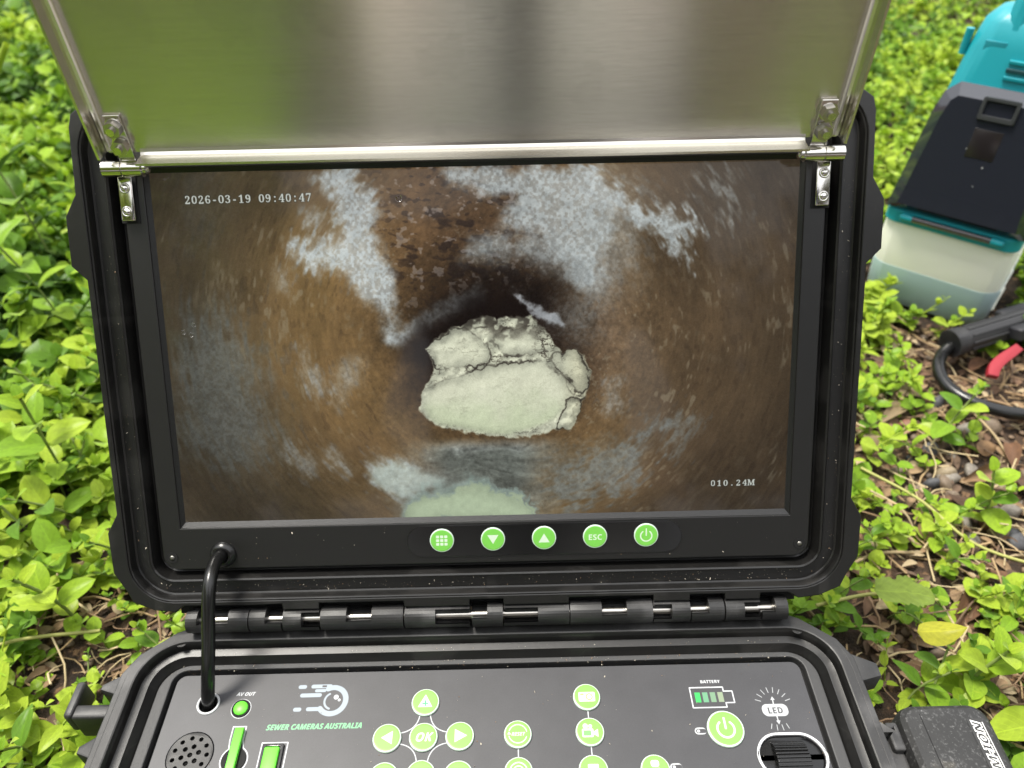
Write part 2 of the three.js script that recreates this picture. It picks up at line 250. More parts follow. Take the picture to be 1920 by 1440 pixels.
  const write = (s, x0, x1, yb, px) => { g.font = `${px}px serif`; const w = (x1 - x0) * W / s.length; g.textAlign = 'center'; g.lineJoin = 'round'; [...s].forEach((ch, n) => { const X = x0 * W + (n + .5) * w; g.lineWidth = 2.6; g.strokeStyle = 'rgba(25,25,22,.75)'; g.strokeText(ch, X, yb * H); g.lineWidth = .3; g.strokeStyle = '#ccd1c8'; g.fillStyle = '#ccd1c8'; g.fillText(ch, X, yb * H); g.strokeText(ch, X, yb * H); }); };
  write('2026-03-19 09:40:47', .050, .247, .084, 16.5);
  write('010.24M', .874, .948, .926, 14);
  return tex(c);
}

/* ------------------------------------------------------------------ buttons: printed green discs */
function iconTex(draw, px = 128) {
  const c = canvas(px, px), g = c.getContext('2d');
  g.fillStyle = '#c9dccc'; g.fillRect(0, 0, px, px); g.beginPath(); g.arc(px / 2, px / 2, px * .455, 0, 7); g.fillStyle = '#78c850'; g.fill();
  g.save(); g.scale(px / 100, px / 100); g.fillStyle = g.strokeStyle = '#d2e4cd'; g.lineCap = 'round'; g.lineJoin = 'round'; g.textAlign = 'center'; g.textBaseline = 'middle'; draw(g); g.restore();
  return tex(c);
}
const poly = (g, ...p) => { g.beginPath(); p.forEach(([x, y], i) => (i ? g.lineTo(x, y) : g.moveTo(x, y))); g.closePath(); g.fill(); };
const rbox = (g, x, y, w, h, r) => { g.beginPath(); g.roundRect(x, y, w, h, r); };
const icons = {
  menu: (g) => { for (let i = 0; i < 3; i++) for (let j = 0; j < 3; j++) { rbox(g, 26 + i * 17, 27 + j * 16, 13, 12, 3); g.fill(); } },
  down: (g) => poly(g, [27, 31], [73, 31], [50, 70]), up: (g) => poly(g, [27, 69], [73, 69], [50, 30]),
  left: (g) => poly(g, [69, 27], [69, 73], [30, 50]), right: (g) => poly(g, [33, 27], [33, 73], [76, 50]),
  plus: (g) => { poly(g, [24, 69], [76, 69], [50, 22]); g.fillStyle = '#3cae6a'; g.fillRect(48, 44, 5, 22); g.fillRect(39, 53, 23, 5); },
  minus: (g) => { poly(g, [24, 31], [76, 31], [50, 78]); g.fillStyle = '#3cae6a'; g.fillRect(40, 42, 20, 5); },
  esc: (g) => { g.font = 'bold 34px sans-serif'; g.fillText('ESC', 50, 52); }, ok: (g) => { g.font = 'italic bold 42px sans-serif'; g.fillText('OK', 49, 52); },
  power: (g) => { g.lineWidth = 5.5; g.beginPath(); g.arc(50, 52, 23, -.9, Math.PI + .9); g.stroke(); g.beginPath(); g.moveTo(50, 22); g.lineTo(50, 50); g.stroke(); },
  reset: (g) => { g.lineWidth = 3.2; g.beginPath(); g.arc(50, 50, 33, .35, 2.9); g.stroke(); g.beginPath(); g.arc(50, 50, 33, 3.5, 6.05); g.stroke(); poly(g, [12, 52], [26, 52], [18, 42]); g.font = 'italic bold 17px sans-serif'; g.fillText('RESET', 50, 51); },
  turn: (g) => { g.lineWidth = 4; g.beginPath(); g.arc(50, 50, 30, 3.4, 6.0); g.stroke(); g.beginPath(); g.arc(50, 50, 18, 0, 6.3); g.stroke(); },
  photo: (g) => { rbox(g, 20, 33, 60, 36, 5); g.fill(); g.fillStyle = '#8fdc55'; rbox(g, 26, 38, 14, 6, 2); g.fill(); g.lineWidth = 4; g.strokeStyle = '#8fdc55'; g.beginPath(); g.arc(59, 51, 11, 0, 7); g.stroke(); },
  film: (g) => { rbox(g, 22, 40, 40, 30, 5); g.fill(); poly(g, [62, 52], [78, 42], [78, 70], [62, 60]); g.beginPath(); g.arc(35, 31, 9, 0, 7); g.fill(); g.beginPath(); g.arc(52, 32, 7, 0, 7); g.fill(); g.fillStyle = '#6fd662'; rbox(g, 27, 46, 27, 19, 3); g.fill(); },
  stop: (g) => { rbox(g, 32, 32, 36, 36, 3); g.fill(); }, bulb: (g) => { rbox(g, 36, 20, 28, 22, 8); g.fill(); g.fillRect(36, 46, 28, 6); rbox(g, 38, 56, 24, 18, 5); g.fill(); },
};
const iconMat = {};
const keyMat = (k) => (iconMat[k] ??= std({ map: iconTex(icons[k]), roughness: 0.45 }));
// a low round key in the xy plane, face towards +z, picture over its face
function keyGeo(r, h = 0.0011) {
  const g = new THREE.LatheGeometry([[0, h], [r * .80, h], [r * .95, h * .93], [r, h * .6], [r, 0]].map(([a, b]) => new THREE.Vector2(Math.max(a, 1e-6), b)), 36).rotateX(Math.PI / 2);
  const p = g.attributes.position, uv = g.attributes.uv; for (let i = 0; i < p.count; i++) uv.setXY(i, .5 + p.getX(i) / r / 2, .5 + p.getY(i) / r / 2);
  return g;
}

/* ------------------------------------------------------------------ the inspection monitor in its case */
const unit = thing('inspection_monitor', 'open black rugged case with lit pipe inspection screen, green keys and steel sunshade', 'monitor');
const axis = [0.0085, -0.0085];           // hinge axis (y, z) from the parting line
// --- lid
const half = [[.1566, .0180], [.167, .0192], [.1773, .0238], [.1798, .0296], [.1853, .0395], [.1858, .0605], [.1803, .070], [.1805, .184], [.187, .1905], [.1868, .213], [.1812, .2227], [.1806, .2516], [.1792, .2575], [.172, .2626], [.160, .2665]];
const knuckles = [ // x0, x1, window x0, x1, belongs to the lid
  [355, 471, 376, 434, 0], [473, 533, 503, 533, 0], [536, 603, 570, 603, 1], [606, 760, 654, 701, 0], [763, 884, 820, 884, 1], [887, 946, 889, 917, 0], [948, 1070, 948, 1012, 1], [1072, 1226, 1131, 1178, 0], [1228, 1296, 1228, 1262, 1], [1298, 1359, 1298, 1331, 0], [1362, 1427, 1397, 1427, 1], [1429, 1478, 1430, 1455, 0]].map((k) => k.map((q, i) => (i < 4 ? (q - 917.5) * 0.0002695 : q)));
const edge = []; // the lid's lower edge, cut back where the base's knuckles turn
for (const [a, b, , , lid] of knuckles) { if (lid) edge.push([a, .0180], [b, .0180]); else edge.push([a - .0004, .0212], [b + .0004, .0212]); }
const outline = [[-.1566, .0180], ...edge, ...half, ...half.slice().reverse().map(([x, y]) => [-x, y]).slice(0, -1)];
const R = [-.1805, .1805, .0205, .2645, .024];
const lidRings = [[.0030, -.0030], [.0030, -.0004], [.0034, 0], [.0040, -.0003], [.0044, -.0012], [.0047, -.0046], [.0054, -.0052], [.0116, -.0052], [.0120, -.0034], [.0126, -.0029], [.0134, -.0033], [.0150, -.010], [.0180, -.0128]];
const shellBack = ringGeo([-.1765, .1765, .0245, .2605, .022], [[0, -.0028], [0, -.040], [.004, -.046], [.010, -.048]], false, true);
const lid = mesh('lid', fin(merge([plate(outline, [rrect(R[0] + .003, R[1] - .003, R[2] + .003, R[3] - .003, .021)], -.006, .0062, .0006), ringGeo(R, lidRings, false, true, 12), shellBack]), 0.38), M.lid, unit, [0, HINGE, 0], [-TILT, 0, 0]);
lid.userData.label = 'black lid leaning back with moulded rim and deep seal groove';
// bezel round the screen: flat plate with an opening, then a chamfer down to the glass
const BZ = -.0050, SW = .15, S0 = .063, S1 = .063 + .16875, SZ = -.0074;
const bo = rrect(-.1622, .1622, .0386, .2445, .0075), op = [[-.1522, .0602], [.1522, .0602], [.1522, .2340], [-.1522, .2340]];
const ri = [[-SW, S0], [SW, S0], [SW, S1], [-SW, S1]];
mesh('bezel', [fin(plate(bo, [op], -.0128, .0078, .0005), .3)], M.bezel, lid);
mesh('bezel_chamfer', fin(strip([op.map(([x, y]) => [x + Math.sign(x) * .0003, y + (y < .1 ? -.0003 : .0003), BZ - .0006]), ri.map(([x, y]) => [x, y, SZ - .0002])]), .3), M.bezel, lid);
{
  const g = new THREE.PlaneGeometry(2 * SW + .0006, S1 - S0 + .0006).translate(0, (S0 + S1) / 2, SZ);
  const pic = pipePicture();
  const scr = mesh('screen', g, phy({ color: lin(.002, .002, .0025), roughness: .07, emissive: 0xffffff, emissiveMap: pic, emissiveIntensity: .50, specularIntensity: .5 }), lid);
  scr.userData.label = 'lit screen showing rubble blocking a brown pipe';
}
// water drops on the glass
for (const [u, v, r] of [[.381, .080, .0016], [.045, .415, .0011], [.028, .435, .0011], [.040, .443, .0011]]) mesh('water_drop', new THREE.SphereGeometry(r, 12, 8).scale(1, 1, .35), phy({ color: 0xffffff, roughness: .03, transmission: 1, thickness: .002, ior: 1.33 }), lid, [-SW + u * .3, S1 - v * .16875, SZ + r * .2]);
// key pad under the screen
{
  const cx = .0295, pad = rrect(cx - .0688, cx + .0688, .0424, .0588, .0082, 10);
  mesh('key_pad', fin(plate(pad, [], BZ, .0004, .00015), .3), M.gloss, lid);
  const big = rrect(cx - .0692, cx + .0692, .0420, .0592, .0086, 10); mesh('key_pad_edge', fin(plate(big, [rrect(cx - .0688, cx + .0688, .0424, .0588, .0082, 10)], BZ, .0003, .0001), .6), M.bezel, lid);
  ['menu', 'down', 'up', 'esc', 'power'].forEach((k, i) => { mesh('key', keyGeo(.0061, .0008), keyMat(k), lid, [-.0219 + i * .02556, .0512 + i * .0001, BZ + .0004]).userData.label = `green key with ${({ menu: 'nine dot menu', down: 'down arrow', up: 'up arrow', esc: 'ESC lettering', power: 'power sign' })[k]}`; });
}
function screw(parent, x, y, z, r, m = M.chrome) { // pan head with a cross recess
  const head = new THREE.LatheGeometry([[0, .55 * r], [.45 * r, .5 * r], [.85 * r, .3 * r], [r, 0]].map(([a, b]) => new THREE.Vector2(Math.max(a, 1e-6), b)), 18).rotateX(Math.PI / 2);
  const s = mesh('screw', head, m, parent, [x, y, z]); return s;
}
for (const s of [-1, 1]) {
  mesh('screw_well', cyl(.0028, .0006, 'z', 20), M.black, lid, [s * .1577, .0450, BZ + .0001]); screw(lid, s * .1577, .0450, BZ + .0003, .0013, std({ color: lin(.25, .24, .22), metalness: 1, roughness: .4 }));
}
mesh('cable_grommet', new THREE.LatheGeometry([[.0030, .0022], [.0036, .0030], [.0050, .0028], [.0064, .0012], [.0067, 0]].map(([a, b]) => new THREE.Vector2(a, b)), 28).rotateX(Math.PI / 2), M.rubber, lid, [-.1320, .0462, BZ]);
// --- sunshade hinges: barrel, lower leaf on the bezel
for (const s of [-1, 1]) {
  const xc = s * .1565;
  mesh('shade_hinge', merge([cyl(.0037, .0084, 'x', 24).translate(xc + s * .0045, .2332, .0030), cyl(.0037, .0084, 'x', 24).translate(xc - s * .0045, .2332, .0030), cyl(.0027, .0196, 'x', 20).translate(xc - s * .0006, .2332, .0030), new THREE.SphereGeometry(.0023, 14, 10).scale(.6, 1, 1).translate(xc - s * .0106, .2332, .0030)]), M.chrome, lid);
  mesh('hinge_leaf', fin(merge([box(s * .1594 - .0032, s * .1594 + .0032, .2105, .2310, BZ + .0016, BZ + .0029, .0005)]), .6), M.chrome, lid);
  mesh('leaf_slot', box(s * .1594 - .0042, s * .1594 + .0042, .2095, .2320, BZ - .0005, BZ + .0006, .0002), M.black, lid);
  for (const v of [.2252, .2147]) { mesh('washer', new THREE.TorusGeometry(.0020, .0005, 8, 24), M.chrome, lid, [s * .1596, v, BZ + .0030]); screw(lid, s * .1596, v, BZ + .0029, .0019); }
}
// --- sunshade: brushed steel tray standing up from the lid
const steelTex = pixels(512, 512, (x, y) => { const v = 232 + 22 * (noise(x / 60, y * .7, 0) - .5) + 14 * (noise(x / 9, y, 0) - .5); return [v, v, v]; }, false, 7);
const brushTex = pixels(1024, 512, (x, y) => { const v = 248 - 12 * noise(x / 110 + 8, y * .9) * noise(x / 17, y) - 5 * hash(x >> 4, y) - (fbm(x / 70 + 5, y / 40, 4) > .66 ? 5 : 0); return [v, v, v]; }, true, 4);
M.steel = phy({ color: lin(.84, .81, .73), map: brushTex, metalness: 1, roughness: .27, roughnessMap: steelTex, anisotropy: .9, anisotropyRotation: Math.PI / 2 });
M.fold = phy({ color: lin(.84, .81, .73), metalness: 1, roughness: .24, anisotropy: .6, anisotropyRotation: Math.PI / 2 });
{
  const sh = new THREE.Vector3(0, .24, .005).applyAxisAngle(new THREE.Vector3(1, 0, 0), -TILT);
  const P = .1612, TOP = .182, D = .0088;
  const g = new THREE.BoxGeometry(2 * P, TOP, .0012).translate(0, TOP / 2, -.0006);
  const gs = metreUV(g); gs.computeVertexNormals();
  const shade = mesh('sunshade', gs, M.steel, unit, [0, HINGE + sh.y, sh.z], [.072, 0, 0]);
  shade.userData.label = 'brushed stainless steel sunshade panel with folded edges';
  const fold = (pts) => { const s = new THREE.Shape(pts.map(([x, y]) => new THREE.Vector2(x, y))); return s; };
  // folded edges: L shaped strips with a rounded bend
  const bend = (len) => { const o = [], r = .0022; for (let i = 0; i <= 5; i++) { const a = -Math.PI / 2 * (i / 5); o.push([r + r * Math.cos(Math.PI + a * -1), r - r * Math.sin(Math.PI / 2 - (Math.PI / 2) * (1 - i / 5))]); } return o; };
  const prof = [[0, D], [0, .0026], [.0003, .0012], [.0012, .0003], [.0026, 0], [.0026, -.0011], [.0006, -.0009], [-.0006, -.0002], [-.0011, .0012], [-.0011, D]];
  const side = (len) => new THREE.ExtrudeGeometry(fold(prof), { depth: len, bevelEnabled: false });
  for (const s of [-1, 1]) { // profile x = inward from the fold, y = towards the viewer
    const q = side(TOP - .001); q.rotateX(Math.PI / 2); q.translate(0, TOP, 0);             // (x, y, z) -> (x, -z, y)
    if (s > 0) q.scale(-1, 1, 1);
    q.translate(s * (P + .0002), 0, .0001); mesh('folded_edge', fin(q, .6), M.fold, shade);
  }
  const b = side(2 * .1472); b.rotateX(Math.PI / 2); b.rotateZ(Math.PI / 2); b.translate(-.1472 + 2 * .1472, 0, 0); // inward is up
  b.computeBoundingBox(); b.translate(-(b.boundingBox.min.x + b.boundingBox.max.x) / 2, -.0011, .0001); mesh('folded_lip', fin(b, .6), M.fold, shade);
  // upper hinge leaves with hexagon nuts
  for (const s of [-1, 1]) {
    mesh('hinge_leaf', fin(box(s * .1535 - .0037, s * .1535 + .0037, -.006, .0176, .0003, .0017, .0005), .6), M.chrome, shade);
    for (const v of [.0040, .0124]) {
      mesh('washer', cyl(.0039, .0006, 'z', 24), M.chrome, shade, [s * .1535, v, .0020]);
      mesh('nut', fin(merge([new THREE.CylinderGeometry(.0036, .0036, .0034, 6).rotateX(Math.PI / 2)]), .3), M.pin, shade, [s * .1535, v, .0038], [0, 0, v * 60 + s]);
      mesh('bolt_end', cyl(.0017, .0030, 'z', 16), M.chrome, shade, [s * .1535, v, .0056]);
    }
  }
}
// --- case hinge between lid and base
const rot = (x, v, w) => new THREE.Vector3(x, v, w).applyAxisAngle(new THREE.Vector3(1, 0, 0), -TILT);
for (const [a, b, c, d, ofLid] of knuckles) {
  const r = .0060, parts = [], full = (x0, x1) => x1 - x0 > .0006 && parts.push(cyl(r, x1 - x0, 'x', 28).translate((x0 + x1) / 2, 0, 0));
  full(a, c); full(d, b);
  // beside the window only part of the wall goes on, so the pin shows
  const t0 = ofLid ? 1.45 : 2.2, tl = ofLid ? 5.0 : 4.7, win = new THREE.CylinderGeometry(r, r, d - c, 24, 1, true, t0, tl).rotateZ(Math.PI / 2), inn = new THREE.CylinderGeometry(r * .72, r * .72, d - c, 24, 1, true, t0, tl).rotateZ(Math.PI / 2);
  for (const g of [win, inn]) { g.translate((c + d) / 2, 0, 0); parts.push(g); }
  // web to the shell it belongs to
  if (ofLid) parts.push(box(a, b, -.001, .0130, -.0062, .0015, .0008).applyMatrix4(new THREE.Matrix4().makeRotationX(-TILT)));
  else parts.push(box(a, b, -.0100, .0006, -.0050, .0030, .0008));
  mesh('hinge_knuckle', fin(merge(parts), .6), M.shell, unit, [0, HINGE + axis[0], axis[1]]);
}
mesh('hinge_channel', box(-.158, .158, .0130, .0250, -.0130, -.0085, .0004), M.black, lid);
mesh('hinge_pin', cyl(.0021, .304, 'x', 16), M.pin, unit, [.0002, HINGE + axis[0], axis[1]]);
// --- base
const front = .262, B0 = [-.1808, .1808, -front, .0098, .030];   // drawn in (x, -z)
const baseOut = [[-.150, .0115], [.150, .0115], [.160, .0075], [.1752, -.0045], [.1806, -.0150], [.1808, -.25], [.17, -front], [-.17, -front], [-.1808, -.25], [-.1806, -.0150], [-.1752, -.0045], [-.160, .0075]];
const inset = (d) => rrect(B0[0] + d, B0[1] - d, B0[2] + d, B0[3] - d, Math.max(.006, B0[4] - d), 12);
const baseRings = [[.0034, -.0026], [.0036, .0006], [.0040, .0012], [.0078, .0012], [.0084, .0009]];
const sealRings = [[.0084, .0009], [.0089, .0003], [.0093, -.0012], [.0096, -.0048], [.0126, -.0058], [.0132, -.0040], [.0140, -.0040], [.0176, -.0105], [.020, -.014]];
const ringsBase = strip(baseRings.map(([d, h]) => inset(d).map(([x, y]) => [x, y, h])));
const bodyOut = ringGeo([-.172, .172, -.254, .004, .026], [[0, -.004], [0, -.022], [.003, -.024], [.006, -.095], [.012, -HINGE + .004], [.018, -HINGE + .001]], false, true);
const base = mesh('base', fin(flat(merge([plate(baseOut, [inset(.0036)], -.006, .0058, .0006), ringsBase, bodyOut])), .38), M.shell, unit, [0, HINGE, 0]);
base.userData.label = 'black base shell with seal channel and control panel';
mesh('seal_channel', fin(flat(strip(sealRings.map(([d, h]) => inset(d).map(([x, y]) => [x, y, h])), false, true)), .55), M.lid, base);
// surround of the control panel, with the groove round the faceplate
const FY = -.0087, fp = (d) => rrect(-.1555 - d, .1555 + d, -.240 - d, -.0118 + d, .0045 + d, 6);
M.surround = std({ color: lin(.040, .040, .041), roughness: .5, bumpMap: grainTex, bumpScale: .00009 });
mesh('panel_surround', fin(flat(plate(rrect(-.1636, .1636, -.2450, -.0066, .014, 10), [fp(.0024)], -.0140, .0062, .0006)), .3), M.surround, base);
mesh('panel_groove', fin(flat(plate(fp(.0034), [fp(-.0006)], -.0142, .0012, .0001)), .5), M.black, base);
// faceplate with its printing; openings for cable, loudspeaker and thumb wheel
const PPM = 6400, FX0 = -.1555, FZ0 = .0118, FL = .2282;
function facePrint() {
  const W = Math.round(.311 * PPM), H = Math.round(FL * PPM), c = canvas(W, H), g = c.getContext('2d');   // the whole plate
  g.fillStyle = '#3b3b3e'; g.fillRect(0, 0, W, H);
  const im = g.getImageData(0, 0, W, H); for (let i = 0; i < im.data.length; i += 4) { const p = i / 4, x = p % W, y = (p / W) | 0, n = (hash(x, y) - .5) * 9 + (fbm(x / 70, y / 70, 3) - .5) * 9; for (let k = 0; k < 3; k++) im.data[i + k] += n; } g.putImageData(im, 0, 0);
  const X = (x) => (x - FX0) * PPM, Z = (z) => (z - FZ0) * PPM, mm = PPM / 1000;
  g.strokeStyle = g.fillStyle = '#c2c5c8'; g.lineCap = 'round'; g.lineJoin = 'round'; g.textAlign = 'center'; g.textBaseline = 'middle';
  g.font = `italic bold ${2.5 * mm}px sans-serif`; g.fillText('AV OUT', X(-.1195), Z(.0222));
  g.lineWidth = .5 * mm; g.beginPath(); g.arc(X(-.1199), Z(.0296), 4.6 * mm, 0, 7); g.stroke();
  // memory card slot outline: a narrow neck with a round recess
  g.lineWidth = .55 * mm; g.beginPath(); g.moveTo(X(-.1212), Z(.0384)); g.lineTo(X(-.1150), Z(.0384)); g.lineTo(X(-.1150), Z(.0450)); g.arc(X(-.1170), Z(.0540), 6.2 * mm, -1.05, Math.PI - 2.05 + Math.PI * 0); g.stroke();
  g.beginPath(); g.moveTo(X(-.1212), Z(.0384)); g.lineTo(X(-.1212), Z(.0450)); g.arc(X(-.1170), Z(.0540), 6.2 * mm, -2.2, Math.PI - 1.2, true); g.stroke();
  g.strokeRect(X(-.1056), Z(.0464), 12 * mm, 30 * mm);
  // logo: a camera ring trailing streaks
  g.save(); g.translate(X(-.0763), Z(.0265)); g.fillStyle = g.strokeStyle = '#8f9aa4'; const q = mm;
  g.lineWidth = 2.6 * q; g.beginPath(); g.arc(0, 0, 6.6 * q, -2.0, 2.5); g.stroke();
  g.lineWidth = 2.0 * q; const bar = (x0, x1, y) => { g.beginPath(); g.moveTo(x0 * q, y * q); g.lineTo(x1 * q, y * q); g.stroke(); };
  bar(-10.5, -2, -7.4); bar(-16.8, -14.6, -7.3); bar(-15.2, -6.5, -2.9); bar(-11, -6.0, 4.1); bar(-17.2, -15.2, 4.2);
  g.lineWidth = 1.6 * q; bar(-8.5, -4.5, -5.2);
  g.lineWidth = 1.0 * q; g.beginPath(); g.arc(.4 * q, .2 * q, 4.1 * q, 1.9, 4.2); g.stroke();
  g.fillStyle = '#c3c9cd'; g.beginPath(); g.arc(1.7 * q, -1.7 * q, 1.2 * q, 0, 7); g.fill(); g.beginPath(); g.arc(3.4 * q, -.2 * q, .7 * q, 0, 7); g.fill();
  g.fillStyle = '#3b3b3e'; g.fillRect(-6 * q, -7.9 * q, 2.2 * q, 1.0 * q); g.restore();
  g.save(); g.fillStyle = '#6fb883'; g.strokeStyle = '#6fb883'; g.lineWidth = .12 * mm; g.translate(X(-.0829), Z(.0392)); g.font = `italic bold ${3.9 * mm}px sans-serif`; const tw = g.measureText('SEWER CAMERAS AUSTRALIA').width; g.scale(45.4 * mm / tw, .92); g.fillText('SEWER CAMERAS AUSTRALIA', 0, 0); g.strokeText('SEWER CAMERAS AUSTRALIA', 0, 0); g.restore();
  // lines joining the keys
  g.lineWidth = .45 * mm; const ln = (...p) => { g.beginPath(); p.forEach(([x, z], i) => (i ? g.lineTo(X(x), Z(z)) : g.moveTo(X(x), Z(z)))); g.stroke(); };
  const cv = (x0, z0, cx, cz, x1, z1) => { g.beginPath(); g.moveTo(X(x0), Z(z0)); g.quadraticCurveTo(X(cx), Z(cz), X(x1), Z(z1)); g.stroke(); };
  for (const s of [-1, 1]) for (const t of [-1, 1]) cv(-.0303 + s * .0025, .0458 + t * .0110, -.0303 + s * .0035, .0458 + t * .0035, -.0303 + s * .0115, .0458 + t * .0025);
  ln([.0139, .052], [.0139, .057]); ln([.0477, .034], [.0477, .039]); ln([.0477, .051], [.0477, .057]);
  // battery gauge
  g.fillStyle = '#c2c5c8'; g.font = `bold ${2.35 * mm}px sans-serif`; g.fillText('BATTERY', X(.1091), Z(.0214));
  g.lineWidth = .6 * mm; g.beginPath(); [[.0984, .0243], [.1146, .0243], [.1146, .0264], [.1188, .0264], [.1188, .0322], [.1146, .0322], [.1146, .0344], [.0984, .0344]].forEach(([x, z], i) => (i ? g.lineTo(X(x), Z(z)) : g.moveTo(X(x), Z(z)))); g.closePath(); g.stroke();
  ['#2fae52', '#5c8f6e', '#68876c', '#7c8a72'].forEach((f, i) => { g.fillStyle = f; g.fillRect(X(.1003 + i * .0037), Z(.0268), 2.6 * mm, 5.0 * mm); });
  // switch marks by the lamp and power keys
  g.fillStyle = '#bfc2c4'; for (const [x, z] of [[.0968, .0440], [.0825, .0600]]) { g.beginPath(); g.roundRect(X(x), Z(z), 5.4 * mm, 3.2 * mm, 1.6 * mm); g.fill(); g.fillStyle = '#3b3b3e'; g.beginPath(); g.roundRect(X(x + .0006), Z(z + .0006), 4.8 * mm, 2.0 * mm, 1 * mm); g.fill(); g.fillStyle = '#bfc2c4'; g.beginPath(); g.arc(X(x + .0018), Z(z + .0016), .7 * mm, 0, 7); g.fill(); }
  // LED lamp mark with rays
  g.fillStyle = g.strokeStyle = '#adb0b2'; g.beginPath(); g.roundRect(X(.1309), Z(.0334), 12.4 * mm, 6.0 * mm, 2.6 * mm); g.fill();
  ln([.1371, .0335], [.1373, .0310]); ln([.1371, .0393], [.1371, .0420]); poly(g, [X(.1362), Z(.0314)], [X(.1384), Z(.0314)], [X(.1374), Z(.0296)]); poly(g, [X(.1361), Z(.0415)], [X(.1382), Z(.0415)], [X(.1371), Z(.0434)]);
  g.lineWidth = .32 * mm; for (let i = 0; i < 8; i++) { const a = (i - 3.5) * .36; ln([.1373 + Math.sin(a) * .0062, .0338 - Math.cos(a) * .0062], [.1373 + Math.sin(a) * .0088, .0338 - Math.cos(a) * .0088]); } for (let i = 0; i < 4; i++) { const a = (i - 1.5) * .34; ln([.1371 + Math.sin(a) * .0070, .0390 + Math.cos(a) * .0046], [.1371 + Math.sin(a) * .0086, .0390 + Math.cos(a) * .0072]); }
  g.fillStyle = '#3b3b3e'; g.font = `bold ${4.2 * mm}px sans-serif`; g.fillText('LED', X(.1371), Z(.0366));
  return tex(c);
}
const SPK = [-.1380, .0512], WH = [.1390, .0560];
const stadium = (d) => rrect(WH[0] - .0153 - d, WH[0] + .0153 + d, -WH[1] - .0125 - d, -WH[1] + .0125 + d - .0047, .0105 + d, 10);
{
  const g = flat(plate(fp(0), [circle(-.1365, -.0268, .0046), circle(SPK[0], -SPK[1], .0108, 32), stadium(-.0006)], FY - .002, .002, .0002));
  const q = g.index ? g.toNonIndexed() : g, p = q.attributes.position, uv = q.attributes.uv;
  for (let i = 0; i < p.count; i++) uv.setXY(i, (p.getX(i) - FX0) / .311, 1 - (p.getZ(i) - FZ0) / FL);
  const t = facePrint(); t.wrapT = THREE.ClampToEdgeWrapping;
  mesh('faceplate', crease(q, .3), std({ map: t, roughness: .46 }), base).userData.label = 'dark grey control faceplate printed with white symbols and green lettering';
}
mesh('panel_floor', box(-.150, .155, FY - .0046, FY - .0040, .018, .10, .0002), M.black, base);
mesh('cable_ring', flat(new THREE.TorusGeometry(.0050, .0006, 10, 32)), std({ color: lin(.55, .56, .57), roughness: .35 }), base, [-.1365, FY + .0002, .0268]);
// loudspeaker grille
{
  const holes = [circle(0, 0, .0011, 12)]; for (let i = 0; i < 6; i++) holes.push(circle(.0039 * Math.cos(i * 1.0472 + .3), .0039 * Math.sin(i * 1.0472 + .3), .0011, 12)); for (let i = 0; i < 11; i++) holes.push(circle(.0078 * Math.cos(i * .5712), .0078 * Math.sin(i * .5712), .0010, 12));
  mesh('speaker_grille', fin(flat(plate(circle(0, 0, .0104, 40), holes, -.0018, .0020, .0002)), .5), M.shell, base, [SPK[0], FY, SPK[1]]);
}
const topKey = (k, x, z, r, label) => { mesh('key', keyGeo(r, .0012), keyMat(k), base, [x, FY + .0002, z], [-Math.PI / 2, 0, 0]).userData.label = label; };
topKey('plus', -.0305, .0290, .0067, 'green key with plus in an up arrow'); topKey('left', -.0473, .0459, .0067, 'green key with left arrow'); topKey('ok', -.0303, .0458, .0067, 'green OK key'); topKey('right', -.0133, .0457, .0067, 'green key with right arrow');
topKey('menu', -.0470, .0636, .0067, 'green menu key at the corner of the arrow keys'); topKey('minus', -.0303, .0630, .0067, 'green key with minus in a down arrow'); topKey('esc', -.0133, .0636, .0067, 'green ESC key by the arrow keys');
topKey('reset', .0139, .0455, .0065, 'green RESET key'); topKey('turn', .0139, .0625, .0065, 'green key with a circle sign');
topKey('photo', .0477, .0282, .0066, 'green key with a photo camera sign'); topKey('film', .0477, .0452, .0067, 'green key with a film camera sign'); topKey('stop', .0477, .0625, .0067, 'green key with a square sign');
topKey('bulb', .0756, .0630, .0067, 'green lamp key'); topKey('power', .1113, .0452, .0086, 'large green power key');
mesh('socket_ring', flat(new THREE.TorusGeometry(.0040, .0005, 8, 28)), M.black, base, [-.1199, FY + .0003, .0296]);
mesh('video_socket_plug', new THREE.SphereGeometry(.0035, 20, 12).scale(1, .45, 1), M.greenPlastic, base, [-.1199, FY + .0006, .0296]);
mesh('card_recess', cyl(.0056, .0003, 'y', 28), M.black, base, [-.1170, FY + .0003, .0540]);
mesh('memory_card', fin(box(-.1192, -.1150, FY + .0004, FY + .0030, .0400, .0760, .0006), .6), M.greenPlastic, base);
mesh('port_frame', fin(flat(plate(rrect(-.1048, -.0948, -.0760, -.0472, .001), [rrect(-.1036, -.0960, -.0750, -.0484, .001)], FY + .0002, .0011, .0002)), .5), M.gloss, base);
mesh('port_cover', fin(box(-.1033, -.0963, FY + .0004, FY + .0028, .0492, .0750, .0008), .6), M.greenPlastic, base);
